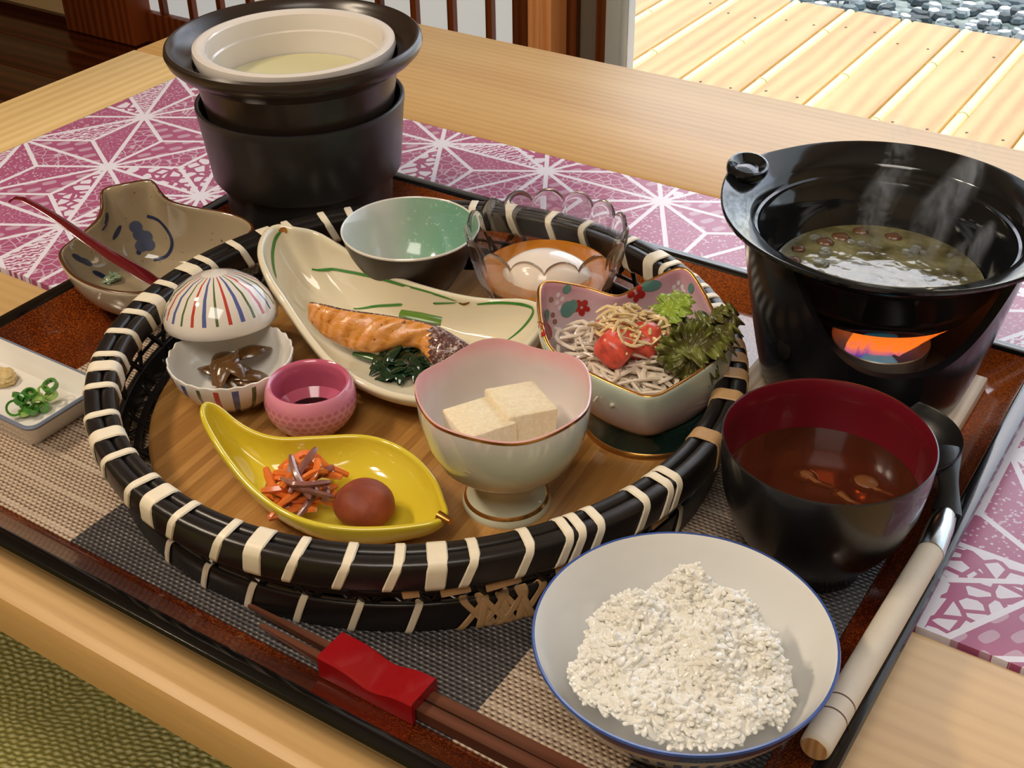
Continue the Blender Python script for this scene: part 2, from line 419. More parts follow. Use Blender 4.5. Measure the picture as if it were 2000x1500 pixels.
# deck outside
deck = thing('wooden_deck', 'pale cedar deck outside the glass door, bamboo laid between its planks', 'deck', (0.4, 1.6, FZ - 0.05))
x = -0.99 ; i = 0; DZ = FZ
xs0 = -0.712
knot = simple('nail_head', rgb(90, 62, 40), 0.5)
for i in range(-2, 26):
    xc = xs0 + i * 0.1205
    obj('plank', box(xc + 0.0125, xc + 0.108, WY + 0.06, 2.10, DZ - 0.03, DZ, 0.003), M['deck'], parent=deck)
    g = tube([(xc, WY + 0.06, DZ - 0.010), (xc, 1.45, DZ - 0.010), (xc, 1.453, DZ - 0.010), (xc, 1.75, DZ - 0.010), (xc, 2.10, DZ - 0.010)], 0.0115, 12)
    bb_ = obj('bamboo_pole', g, M['bamboo'], parent=deck)
    for q in range(2):
        yy = 1.36 + 0.31 * q + 0.07 * ((i * 37) % 5)
        obj('bamboo_node', tube([(xc, yy, DZ - 0.010), (xc, yy + 0.004, DZ - 0.010)], 0.0128, 12), M['bamboo'], parent=bb_)
    for yy in (1.55, 1.95):
        for dx in (0.03, 0.09):
            obj('nail', lathe([(0, 0.0), (0.0028, 0.0), (0.0028, 0.0009), (0, 0.001)], (xc + dx, yy + 0.02 * ((i * 7) % 3), DZ - 0.0002), 8), knot, parent=deck)

# garden
t = NT('garden_gravel'); p = t.pos()
vc = t.vor(p, 26, out='Color'); vd = t.vor(p, 26)
t.set(Base_Color=t.mix(t.noise(p, 1.4, 3), t.ramp(t.xyz(vc)[0], [(0.0, rgb(70, 90, 92)), (0.5, rgb(120, 140, 140)), (1.0, rgb(210, 220, 216))]), rgb(96, 118, 104)), Roughness=0.8)
t.bump(t.math('SUBTRACT', 1.0, vd), 0.8, 0.03)
gr = obj('ground', box(-7, 7, 2.05, 12, FZ - 0.45, FZ - 0.30), t.m, kind='structure')
peb_m = [simple('pebble_%s' % n, c, 0.6, var=0.2) for n, c in (('grey', rgb(110, 128, 130)), ('pale', rgb(200, 210, 208)), ('dark', rgb(66, 80, 84)))]
gs = []
for k in range(2600):
    px_ = rnd.uniform(-0.9, 1.2); py_ = rnd.uniform(2.3, 3.6); r = rnd.uniform(0.012, 0.03)
    V, F = blob((px_, py_, FZ - 0.295), (r, r * rnd.uniform(.6, 1), r * 0.6), 6, 4, rot=Matrix.Rotation(rnd.uniform(0, 3), 3, 'Z'))
    gs.append((V, F, [rnd.choice((0, 0, 1, 2))] * len(F)))
def bigmerge(gs):
    V = []; F = []; Mi = []
    for g in gs:
        n = len(V); V.extend(g[0]); F.extend([tuple(i + n for i in f) for f in g[1]]); Mi.extend(g[2] if len(g) > 2 else [0] * len(g[1]))
    return V, F, Mi
obj('gravel', bigmerge(gs), peb_m, kind='stuff', label='grey and white garden gravel beyond the end of the deck', cat='gravel')
leafm = simple('hedge_leaf', rgb(86, 130, 52), 0.6, var=0.3, vscale=6)
gs = []
for k in range(9000):
    px_ = rnd.uniform(-5, 6.5); zz = rnd.uniform(FZ - 0.3, 2.6); py_ = 5.2 + rnd.uniform(0, 0.7)
    s = rnd.uniform(0.05, 0.11); R = Matrix.Rotation(rnd.uniform(0, 6.3), 3, 'Z') @ Matrix.Rotation(rnd.uniform(0, 3), 3, 'X')
    V = [tuple(R @ Vector(q) * s + Vector((px_, py_, zz))) for q in ((-1, 0, 0), (0, -.45, 0.1), (1, 0, 0), (0, .45, 0.1))]
    gs.append((V, [(0, 1, 2, 3)]))
obj('hedge', bigmerge(gs), leafm, kind='stuff', label='tall green hedge far across the garden', cat='hedge')

# ------------------------------------------------------------------ the table
table = thing('low_table', 'light solid-wood low table with a pink star-pattern inset, under the tray', 'table', (0.2, 0.16, FZ + 0.03))
TX0, TX1 = -0.64, 1.12
PY0, PY1, PX0, PX1 = -0.0165, 0.356, -0.5475, 1.03
# the near board has a rounded edge
def board(name, x0, x1, y0, y1, z0, z1, m, r=0.004):
    return obj(name, box(x0, x1, y0, y1, z0, z1, r), m, parent=table)
board('near_board', TX0, TX1, -0.2405, PY0, -0.034, 0.0, M['table'], 0.007)
board('far_board', TX0, TX1, PY1, 0.5695, -0.034, 0.0, M['table'], 0.003)
board('end_board', TX0, PX0, PY0 + 0.0004, PY1 - 0.0004, -0.034, 0.0, M['table_end'], 0.002)
board('end_board', PX1, TX1, PY0 + 0.0004, PY1 - 0.0004, -0.034, 0.0, M['table_end'], 0.002)
for lx in (-0.58, 1.06):
    for ly in (-0.18, 0.51):
        board('leg', lx - 0.03, lx + 0.03, ly - 0.03, ly + 0.03, FZ + (0.03 if ly < 0 else 0.0), -0.034, M['table'])
board('apron', -0.56, 1.04, -0.19, -0.165, -0.09, -0.034, M['table'])
board('apron', -0.56, 1.04, 0.495, 0.52, -0.09, -0.034, M['table'])
# pink hemp-leaf star pattern
t = NT('pink_star_print'); p = t.pos(); x, y, z = t.xyz(p)
A = 0.1055; Hh = 0.0912
X = t.math('DIVIDE', t.math('ADD', x, 0.4474), A); Y = t.math('DIVIDE', t.math('SUBTRACT', y, 0.1450), Hh)
v = Y; u = t.math('SUBTRACT', X, t.math('MULTIPLY', Y, 0.5))
fu = t.math('FRACT', u); fv = t.math('FRACT', v); s = t.math('ADD', fu, fv)
up = t.math('GREATER_THAN', s, 1.0)
# barycentric of the triangle (lower: 1-s, fu, fv ; upper: s-1, 1-fu, 1-fv)
b0 = t.math('ABSOLUTE', t.math('SUBTRACT', 1.0, s))
def sel(a): return t.math('ADD', t.math('MULTIPLY', a, t.math('SUBTRACT', 1.0, up)), t.math('MULTIPLY', t.math('SUBTRACT', 1.0, a), up))
b1 = sel(fu); b2 = sel(fv)
mn = t.math('MINIMUM', b0, t.math('MINIMUM', b1, b2)); mxx = t.math('MAXIMUM', b0, t.math('MAXIMUM', b1, b2))
mid = t.math('SUBTRACT', t.math('SUBTRACT', 1.0, mn), mxx)
e1 = mn; e2 = t.math('MULTIPLY', t.math('SUBTRACT', mid, mn), 0.577)   # lattice edge, centroid spoke
ln = t.math('MINIMUM', e1, e2)
star = t.math('GREATER_THAN', mxx, 0.945)
line = t.math('MAXIMUM', t.math('LESS_THAN', ln, 0.020), star)
# which small triangle -> which filling
cell = t.comb(t.math('FLOOR', u), t.math('FLOOR', v), up)
k1 = t.math('MULTIPLY', t.math('LESS_THAN', t.math('ABSOLUTE', t.math('SUBTRACT', b0, mn)), 1e-5), 1.0)
k2 = t.math('MULTIPLY', t.math('LESS_THAN', t.math('ABSOLUTE', t.math('SUBTRACT', b1, mn)), 1e-5), 2.0)
cid = t.new('ShaderNodeTexWhiteNoise', noise_dimensions='4D'); t.l.new(cell, cid.inputs['Vector']); t.l.new(t.math('ADD', k1, k2), cid.inputs['W'])
idv = cid.outputs['Value']
pink = rgb(176, 96, 134); wht = rgb(230, 226, 238)
pv = t.map(p, scale=(1, 1, 0))
dots = t.math('LESS_THAN', t.vor(pv, 330), 0.30)
cells = t.math('GREATER_THAN', t.vor(pv, 95, feature='DISTANCE_TO_EDGE'), 0.12)
fish = t.math('GREATER_THAN', t.wave(t.map(pv, rot=(0, 0, 0.5)), 70, dist=6, direction='X', detail=1, dscale=3), 0.5)
plaid = t.math('GREATER_THAN', t.math('MULTIPLY', t.math('ADD', t.wave(pv, 24, direction='X'), t.wave(t.map(pv, rot=(0, 0, 1.0)), 24, direction='X')), 0.5), 0.62)
netw = t.math('LESS_THAN', t.vor(pv, 120, feature='DISTANCE_TO_EDGE'), 0.05)
fine = t.math('GREATER_THAN', t.noise(pv, 420, 2), 0.58)
def band(lo, hi, val): return t.math('MULTIPLY', t.math('MULTIPLY', t.math('GREATER_THAN', idv, lo), t.math('LESS_THAN', idv, hi)), val)
fill = t.math('ADD', band(-1, 0.14, t.math('MULTIPLY', cells, 0.95)), band(0.14, 0.28, t.math('MULTIPLY', fish, 0.95)))
fill = t.math('ADD', fill, band(0.28, 0.38, t.math('MULTIPLY', plaid, 0.35)))
fill = t.math('ADD', fill, band(0.38, 0.6, t.math('MULTIPLY', dots, 0.6)))
fill = t.math('ADD', fill, band(0.6, 0.78, t.math('MULTIPLY', fine, 0.35)))
fill = t.math('ADD', fill, band(0.78, 2.0, t.math('MULTIPLY', netw, 0.5)))
fac = t.math('MAXIMUM', line, fill, clamp=True)
t.set(Base_Color=t.mix(fac, t.mix(t.noise(pv, 60, 3), pink, rgb(164, 84, 122)), wht), Roughness=0.30)
obj('patterned_panel', box(PX0 + 0.0008, PX1 - 0.0008, PY0 + 0.0010, PY1 - 0.0010, -0.02, -0.0006), t.m, parent=table, label='pink and white star-patterned panel set into the table')

# ------------------------------------------------------------------ tray
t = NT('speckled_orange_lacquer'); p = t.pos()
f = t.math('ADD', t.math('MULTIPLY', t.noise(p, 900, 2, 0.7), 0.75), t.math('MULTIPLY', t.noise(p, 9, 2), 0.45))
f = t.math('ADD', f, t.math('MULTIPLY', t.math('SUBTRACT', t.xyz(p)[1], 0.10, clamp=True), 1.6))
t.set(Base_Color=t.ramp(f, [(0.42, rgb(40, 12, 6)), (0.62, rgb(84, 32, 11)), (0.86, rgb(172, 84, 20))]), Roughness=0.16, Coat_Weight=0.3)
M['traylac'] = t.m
tray = thing('lacquer_tray', 'large rectangular lacquer tray, black rim and speckled orange-brown inside', 'tray', (0, 0, 0))
TX, TY = 0.2925, 0.226
def rr(hx, hy, z, r, n=6):
    out = []
    for sx, sy, a0 in ((1, 1, 0), (-1, 1, 90), (-1, -1, 180), (1, -1, 270)):
        for k in range(n + 1):
            a = math.radians(a0 + 90 * k / n); out.append((sx * (hx - r) + r * math.cos(a), sy * (hy - r) + r * math.sin(a), z))
    return out
obj('rim', loft([rr(TX - .012, TY - .012, 0.0, .010), rr(TX - .010, TY - .010, 0.0006, .010), rr(TX - .002, TY - .002, .016, .012), rr(TX, TY, .0195, .013),
                 rr(TX - .0008, TY - .0008, .0216, .013), rr(TX - .002, TY - .002, .0220, .012), rr(TX - .0078, TY - .0078, .0220, .010), rr(TX - .0090, TY - .0090, .0214, .009), rr(TX - .0100, TY - .0100, .0200, .009)]), M['lacblack'], parent=tray, label='black lacquer rim')
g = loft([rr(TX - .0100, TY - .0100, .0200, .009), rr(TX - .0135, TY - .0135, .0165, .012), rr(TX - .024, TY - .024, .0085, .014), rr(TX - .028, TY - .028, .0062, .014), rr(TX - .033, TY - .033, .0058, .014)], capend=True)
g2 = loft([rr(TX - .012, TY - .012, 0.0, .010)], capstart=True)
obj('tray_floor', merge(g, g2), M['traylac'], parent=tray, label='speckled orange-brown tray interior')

# placemat
t = NT('woven_placemat'); p = t.pos(); x, y, z = t.xyz(p)
st = t.math('ADD', t.math('MULTIPLY', t.math('GREATER_THAN', x, -0.098), t.math('LESS_THAN', x, 0.144)), t.math('GREATER_THAN', x, 0.215))
wx = t.math('MULTIPLY', x, 1 / 0.0036); wy = t.math('MULTIPLY', y, 1 / 0.0024)
wyn = t.math('ADD', wy, t.math('MULTIPLY', t.noise(p, 120, 2), 0.25))
par = t.math('MULTIPLY', t.math('FRACT', t.math('MULTIPLY', t.math('FLOOR', wy), 0.5)), 1.0)
cx_ = t.math('ABSOLUTE', t.math('SUBTRACT', t.math('FRACT', t.math('ADD', wx, par)), 0.5))
cy_ = t.math('ABSOLUTE', t.math('SUBTRACT', t.math('FRACT', wyn), 0.5))
h = t.math('SUBTRACT', 1.0, t.math('ADD', t.math('MULTIPLY', cx_, 1.0), t.math('MULTIPLY', cy_, 1.2)))
thr = t.math('ADD', h, t.math('MULTIPLY', t.math('SUBTRACT', t.noise(t.map(p, scale=(0.15, 1, 1)), 300, 2), 0.5), 0.5))
lightc = t.ramp(thr, [(0.15, rgb(92, 70, 56)), (0.5, rgb(186, 162, 138)), (0.9, rgb(214, 194, 170))])
wide = t.math('LESS_THAN', t.math('FRACT', t.math('MULTIPLY', y, 1 / 0.0215)), 0.10)
lightc = t.mix(t.math('MULTIPLY', wide, 0.5), lightc, rgb(216, 198, 176))
darkc = t.ramp(thr, [(0.2, rgb(30, 26, 27)), (0.62, rgb(74, 68, 68)), (0.80, rgb(88, 82, 80)), (0.95, rgb(168, 160, 152))])
t.set(Base_Color=t.mix(st, lightc, darkc), Roughness=0.55)
t.bump(h, 0.8, 0.0012)
obj('placemat', box(-0.221, 0.263, -0.1965, 0.125, 0.0059, 0.0072, 0.0005), t.m, label='woven placemat of beige and dark grey stripes lying in the tray', cat='placemat')
MZ = 0.0073

# ------------------------------------------------------------------ basket
BX, BY = -0.0068, -0.0112
basket = thing('bamboo_basket', 'round black bamboo basket bound with pale cane strips, holding the small dishes', 'basket', (BX, BY, MZ))
def ring(r, z, prof, seg=144, wob=None):
    n = len(prof); V = []; F = []
    for k in range(seg):
        a = 2 * PI * k / seg
        for (dr, dz) in prof:
            V.append((BX + (r + dr) * math.cos(a), BY + (r + dr) * math.sin(a), z + dz))
    for k in range(seg):
        for i in range(n): F.append((k * n + i, k * n + (i + 1) % n, ((k + 1) % seg) * n + (i + 1) % n, ((k + 1) % seg) * n + i)[::-1])
    return V, F
def rrect(w, h, r, sl=0.0, n=3):
    o = []
    for sx, sy, a0 in ((1, 1, 0), (-1, 1, 90), (-1, -1, 180), (1, -1, 270)):
        for k in range(n + 1):
            a = math.radians(a0 + 90 * k / n); xx = sx * (w / 2 - r) + r * math.cos(a); yy = sy * (h / 2 - r) + r * math.sin(a)
            o.append((xx, yy - sl * xx))
    return o
RO, RT, RB = 0.1832, 0.0585, 0.0412       # rim: outer radius, top, bottom
RZ = (RT + RB) / 2
obj('outer_hoop', ring(RO - 0.0046, RZ, rrect(0.0092, RT - RB, 0.0030, 0.0)), M['bamblack'], parent=basket)
obj('inner_hoop', ring(RO - 0.0131, RZ + 0.0006, rrect(0.0076, RT - RB - 0.002, 0.0028, -0.0)), M['bamblack'], parent=basket)
obj('foot_hoop', ring(0.1720, MZ + 0.0090, rrect(0.0036, 0.0176, 0.0016)), M['bamblack'], parent=basket)
def band_mesh(w, prof, slant=0.0, bulge=0.0011, thick=0.0009):
    """a strip around the hoop cross-section; local x = outwards, y = along the hoop, z = up"""
    n = len(prof); V = []; F = []
    cxp = sum(p[0] for p in prof) / n; czp = sum(p[1] for p in prof) / n
    rows = []
    for yy, k in ((-w / 2, 0.2), (-w / 2 + 0.0006, 1), (w / 2 - 0.0006, 1), (w / 2, 0.2)):
        row = []
        for (a, b) in prof:
            d = math.hypot(a - cxp, b - czp); q = 1 + (bulge * k) / d
            row.append((cxp + (a - cxp) * q, yy + slant * (b - czp), czp + (b - czp) * q))
        rows.append(row)
    return loft(rows, flip=True)
hprof = rrect(0.0170, RT - RB + 0.0002, 0.0052, 0.0, 6)
wraps = [(690,408,0),(643,425,0),(570,437,0),(520,450,1),(477,480,0),(412,505,0),(370,522,1),(335,550,0),(290,580,1),(257,602,0),(232,640,0),(200,685,0),(195,713,1),(186,747,0),
         (182,804,0),(195,848,1),(212,886,0),(256,940,0),(290,973,1),(334,1003,0),(416,1048,0),(490,1068,1),(560,1090,0),(663,1098,0),(763,1102,0),
         (850,1100,1),(913,1090,0),(1020,1066,0),(1095,1042,0),(1120,1034,0),(1158,1022,0),(1250,982,0),(1300,955,0),(1322,945,0),(1388,855,1),(1424,774,0),
         (1440,732,1),(1445,700,1),(1446,672,1),(1440,648,0),(1432,625,0),(1420,602,0),(1406,582,0),(1388,562,0),(1362,543,0),(1320,520,0),(1277,505,1),(1225,480,0),(1150,445,0),(1080,430,0),(1000,418,0),(930,412,0),(860,405,0),(780,400,0)]
me_n = mesh('cane_wrap', *band_mesh(0.0050, hprof, 0.42, 0.0010), M['cane']); me_w = mesh('cane_wrap_wide', *band_mesh(0.0095, hprof, 0.14, 0.0010), M['cane'])
me_t = mesh('cane_wrap_tan', *band_mesh(0.0095, hprof, 0.14, 0.0010), M['cane2'])
for i, (px_, py_, wide_) in enumerate(wraps):
    q = at(px_, py_, RT); a = math.atan2(q[1] - BY, q[0] - BX)
    tan_ = 34 <= i <= 38
    o = bpy.data.objects.new('cane_wrap', me_t if tan_ else (me_w if wide_ else me_n)); link(o, basket)
    o.location = ((RO - 0.0085) * math.cos(a), (RO - 0.0085) * math.sin(a), RZ - MZ); o.rotation_euler = (0, 0, a)
# foot wraps
fprof = []
for i in range(20):
    a = 2 * PI * i / 20; ca, sa = math.cos(a), math.sin(a)
    fprof.append((0.0026 * abs(ca) ** 0.5 * (1 if ca >= 0 else -1), 0.0089 * abs(sa) ** 0.5 * (1 if sa >= 0 else -1)))
me_f = mesh('cane_wrap_foot', *band_mesh(0.0038, fprof, 0.35, 0.0009), M['cane'])
for k, (px_, py_) in enumerate([(341,1070),(409,1118),(490,1160),(588,1185),(695,1200),(808,1205),(1297,1010)]):
    q = at(px_, py_, 0.017); a = math.atan2(q[1] - BY, q[0] - BX)
    o = bpy.data.objects.new('foot_wrap', me_f); link(o, basket); o.location = (0.1720 * math.cos(a), 0.1720 * math.sin(a), 0.0090); o.rotation_euler = (0, 0, a)
for k in range(13):   # bundle of tan binding on the foot hoop
    q = at(925 + k * 9.5, 1208 - k * 2.6, 0.017); a = math.atan2(q[1] - BY, q[0] - BX)
    if k == 0: me_b = [mesh('cane_binding', *band_mesh(0.0040, fprof, s_, 0.0011), M['cane2']) for s_ in (0.75, -0.35, 0.2, -0.7)]
    o = bpy.data.objects.new('foot_binding', me_b[(k * 3) % 4]); link(o, basket); r_ = 0.1720 + 0.0003 * (k % 3)
    o.location = (r_ * math.cos(a), r_ * math.sin(a), 0.0090); o.rotation_euler = (0, 0, a)
# tan strip ends tucked under the rim at the near side
for px_, py_, L_ in ((888, 1142, 0.014), (978, 1126, 0.017), (1112, 1084, 0.022), (1030 + 170, 1062, 0.017), (1290, 1018, 0.012), (803, 1148, 0.008)):
    q = at(px_, py_, 0.038); a = math.atan2(q[1] - BY, q[0] - BX); r_ = 0.1800
    V, F = box(-0.0006, 0.0006, -L_ / 2, L_ / 2, -0.0024, 0.0024, 0.0005)
    Mx = Matrix.Translation((BX + r_ * math.cos(a), BY + r_ * math.sin(a), 0.0382)) @ Matrix.Rotation(a, 4, 'Z') @ Matrix.Rotation(0.12, 4, 'X')
    obj('strip_end', xform((V, F), Mx), M['cane2'], parent=basket)
# woven side: two families of slanting strips and two horizontal ones
def side(tt):   # steep side under the rim, then the open floor weave reaching under the board
    if tt < 0.45: q = tt / 0.45; return 0.1755 - 0.0065 * q, RB + 0.003 - 0.0300 * q
    q = (tt - 0.45) / 0.55; return 0.1685 - 0.0245 * q, RB - 0.0270 - 0.0006 * q
def slat(a0, da, off):
    V = []; F = []; n = 20
    for i in range(n + 1):
        tt = i / n; r, z = side(tt); a = a0 + da * tt; w = 0.0021 / r; sgn = 1 if tt < .45 else 0
        for s_ in (-1, 1): V.append((((r + off * sgn)) * math.cos(a + s_ * w), (r + off * sgn) * math.sin(a + s_ * w), z - MZ + off * (1 - sgn)))
    for i in range(n): F.append((i * 2, i * 2 + 1, i * 2 + 3, i * 2 + 2))
    return V, F
for fam, (da, off) in enumerate(((0.26, 0.0006), (-0.26, -0.0006))):
    me_s = mesh('weave_strip', *slat(0, da, off), M['bamblack'])
    for k in range(38):
        o = bpy.data.objects.new('weave_strip', me_s); link(o, basket); o.rotation_euler = (0, 0, 2 * PI * k / 38)
        md = o.modifiers.new('t', 'SOLIDIFY'); md.thickness = 0.0008
obj('weave_hoop', ring(0.1730, RB - 0.0100, rrect(0.0010, 0.0026, 0.0003)), M['bamblack'], parent=basket)
obj('weave_hoop', ring(0.1620, RB - 0.0272, rrect(0.0045, 0.0008, 0.0003)), M['bamblack'], parent=basket)
# bamboo board in the basket
t = NT('laminated_bamboo'); p = t.pos(); x, y, z = t.xyz(p)
sx = t.math('ADD', x, t.math('MULTIPLY', y, 0.10))
strip = t.math('FLOOR', t.math('MULTIPLY', sx, 1 / 0.0052))
wn_ = t.new('ShaderNodeTexWhiteNoise', noise_dimensions='1D'); t.l.new(strip, wn_.inputs['W'])
gr_ = t.noise(t.map(p, scale=(1, 0.04, 1), rot=(0, 0, 0.10)), 700, 3, 0.6)
f = t.math('ADD', t.math('MULTIPLY', wn_.outputs['Value'], 0.5), t.math('MULTIPLY', gr_, 0.6))
t.set(Base_Color=t.ramp(f, [(0.2, rgb(142, 98, 48)), (0.55, rgb(168, 120, 62)), (0.9, rgb(186, 140, 80))]), Roughness=0.34)
BZ = 0.0200
obj('bamboo_board', lathe([(0, .0155), (.1535, .0155), (.1550, .0165), (.1555, .0185), (.1545, BZ - .0003), (.153, BZ), (0, BZ)], (BX, BY, 0), 96), t.m, label='round brown bamboo board lining the basket under the dishes', cat='board')

# ------------------------------------------------------------------ rice bowl
RX, RY = 0.2204, -0.1344
t = NT('rice_bowl_outside'); p = t.coord(); x, y, z = t.xyz(p)
ang = t.math('ARCTAN2', y, x)
rays = t.math('GREATER_THAN', t.math('FRACT', t.math('MULTIPLY', ang, 9.0)), 0.5)
bl = t.math('MAXIMUM', t.math('GREATER_THAN', z, 0.0455), t.math('MULTIPLY', rays, t.math('MULTIPLY', t.math('GREATER_THAN', z, 0.034), t.math('LESS_THAN', z, 0.042))))
t.set(Base_Color=t.mix(bl, rgb(224, 224, 226), t.mix(t.noise(p, 80, 2), rgb(52, 74, 140), rgb(84, 112, 178))), Roughness=0.12, Coat_Weight=0.4)
rb = thing('rice_bowl', 'white porcelain rice bowl with a blue rim, filled with rice', 'bowl', (RX, RY, MZ))
prof = [(0, .001), (.024, .001), (.0255, 0), (.027, 0), (.0275, .003), (.0285, .006), (.040, .016), (.0515, .030), (.0590, .042), (.0628, .0507), (.0634, .0520), (.0630, .0530), (.0620, .0528),
        (.0605, .0500), (.0565, .0405), (.049, .0285), (.038, .0165), (.024, .0085), (0, .006)]
bowl_o = obj('bowl_body', lathe(prof, (RX, RY, MZ), 96, mi=[0] * 9 + [1] * 3 + [2] * 6), [t.m, M['blueglaze'], simple('rice_bowl_inside', rgb(232, 231, 228), 0.12, coat=0.4)], parent=rb)
# rice
t = NT('cooked_rice'); p = t.coord()
t.set(Base_Color=t.ramp(t.noise(p, 300, 2), [(0.3, rgb(229, 225, 213)), (0.7, rgb(240, 238, 232))]), Roughness=0.2, Coat_Weight=0.0)
t.b.inputs['Subsurface Weight'].default_value = 0.0; t.b.inputs['Subsurface Radius'].default_value = (0.006, 0.005, 0.004); t.b.inputs['Subsurface Scale'].default_value = 1.0; t.b.inputs['Specular IOR Level'].default_value = 0.6
M['rice'] = t.m
bumps = []
def addb(px_, py_, z, r, h): q = at(px_, py_, z); bumps.append((q[0], q[1], r, h))
c_ = at(1322, 1300, 0.05)
addb(1352, 1115, .066, .012, .020); addb(1440, 1160, .064, .014, .017); addb(1240, 1180, .062, .014, .013); addb(1510, 1250, .060, .013, .013)
addb(1190, 1270, .058, .013, .008); addb(1400, 1230, .062, .013, .010); addb(1230, 1380, .056, .014, .006); addb(1470, 1390, .056, .012, .006); addb(1390, 1290, .06, .010, .008); addb(1330, 1400, .055, .012, .005)
def rice_h(x, y):
    dx, dy = x - c_[0], y - c_[1]; d = math.hypot(dx, dy); a = math.atan2(dy, dx)
    R = 0.0435 + 0.0025 * math.sin(3 * a + 1) + 0.0018 * math.sin(7 * a)
    if d > R: return None
    e = 0.036 + 0.012 * math.sqrt(max(0, 1 - (d / R) ** 2.4))
    for bx_, by_, r, h in bumps: e += h * 0.9 * math.exp(-((x - bx_) ** 2 + (y - by_) ** 2) / (2 * (r * 0.62) ** 2))
    return MZ + e
gp = lathe([(0, -1), (.62, -.84), (.96, -.42), (1, .1), (.88, .56), (.5, .9), (0, 1)], (0, 0, 0), 8)
gv = np.array(gp[0]) * np.array([.00140, .00116, .0037]); gf = gp[1]
Vs = []; Fs = []; n0 = 0; npr = np.random.RandomState(3)
cnt = 0
while cnt < 3400:
    a = npr.uniform(0, 2 * PI); r = 0.047 * math.sqrt(npr.uniform(0, 1)); x = c_[0] + r * math.cos(a); y = c_[1] + r * math.sin(a)
    hh = rice_h(x, y)
    if hh is None: continue
    if math.hypot(x - RX, y - RY) > 0.0485: continue
    z = hh - npr.uniform(-0.0012, 0.0024)
    tilt = Matrix.Rotation((npr.normal(PI / 2, 0.42) if cnt % 12 else npr.normal(0.3, 0.4)), 3, 'X'); R = Matrix.Rotation(npr.uniform(0, 2 * PI), 3, 'Z') @ tilt
    s_ = npr.uniform(0.8, 1.12)
    Vs.append((gv * s_) @ np.array(R).T + np.array([x, y, z])); Fs += [tuple(i + n0 for i in f) for f in gf]; n0 += len(gv); cnt += 1
under = []
N_ = 40; idx = {}
U = []; UF = []
for i in range(N_):
    for j in range(N_):
        x = c_[0] + (i / (N_ - 1) - .5) * .094; y = c_[1] + (j / (N_ - 1) - .5) * .094; hh = rice_h(x, y)
        if hh is not None and math.hypot(x - RX, y - RY) < 0.0485: idx[(i, j)] = len(U); U.append((x, y, hh - 0.0010))
for (i, j) in idx:
    if all(k in idx for k in ((i + 1, j), (i + 1, j + 1), (i, j + 1))): UF.append((idx[(i, j)], idx[(i + 1, j)], idx[(i + 1, j + 1)], idx[(i, j + 1)]))
V = [tuple(v) for v in np.concatenate(Vs)]; nV = len(V)
V += U; Fs += [tuple(i + nV for i in f) for f in UF]
obj('cooked_rice', (V, Fs), M['rice'], kind='stuff', label='heap of steamed white rice in the blue-rimmed bowl', cat='rice')

# ------------------------------------------------------------------ miso soup bowl
SX, SY = 0.2302, -0.0060
sb = thing('soup_bowl', 'black lacquer soup bowl with a dark red inside, beside the rice bowl', 'bowl', (SX, SY, MZ))
prof = [(0, .003), (.022, .003), (.023, 0), (.0255, 0), (.0262, .004), (.027, .008), (.034, .016), (.0425, .030), (.0472, .046), (.0494, .062), (.0500, .0745), (.0499, .0757), (.0492, .0760), (.0486, .0750),
        (.0482, .064), (.0458, .046), (.041, .031), (.032, .018), (.020, .012), (0, .010)]
obj('bowl_body', lathe(prof, (SX, SY, MZ), 96, mi=[0] * 12 + [1] * 7), [simple('black_bowl_lacquer', rgb(20, 19, 21), 0.3, coat=0.35, bump=0.03, bscale=400), simple('red_bowl_lacquer', rgb(104, 20, 32), 0.2, coat=0.5)], parent=sb)
t = NT('clear_brown_soup'); t.set(Base_Color=rgb(196, 120, 84), Roughness=0.03, Transmission_Weight=0.94, IOR=1.33); M['soup'] = t.m
obj('miso_soup', lathe([(0, .0305), (.0400, .0305), (.0456, .0465), (.0459, .0480), (0, .0480)], (SX, SY, MZ), 64), M['soup'], label='clear brownish soup in the red-lined bowl', cat='soup')
mus = simple('nameko_mushroom', rgb(116, 70, 36), 0.3, coat=0.2, var=0.2)
for k, (dx, dy, r, hx) in enumerate(((at(1692, 940, .0553)[0] - SX, at(1692, 940, .0553)[1] - SY, 0.0078, 0), (at(1575, 925, .0553)[0] - SX, at(1575, 925, .0553)[1] - SY, 0.006, 1), (at(1640, 962, .0553)[0] - SX, at(1640, 962, .0553)[1] - SY, 0.0045, 2))):
    m1 = blob((SX + dx, SY + dy, MZ + .0455), (r, r * 0.85, r * .5), 16, 8); st_ = tube([(SX + dx, SY + dy, MZ + .046), (SX + dx + .006, SY + dy - .003, MZ + .0463), (SX + dx + .014, SY + dy - .002, MZ + .0455)], [.0028, .0022, .0018], 8)
    obj('soup_mushroom', merge(m1, st_), mus, label=('small orange-brown mushroom with a stalk floating by the near rim of the soup', 'orange-brown mushroom cap floating apart in the soup', 'smallest mushroom cap floating at the side of the soup')[k], cat='mushroom', group='mushrooms in the soup')

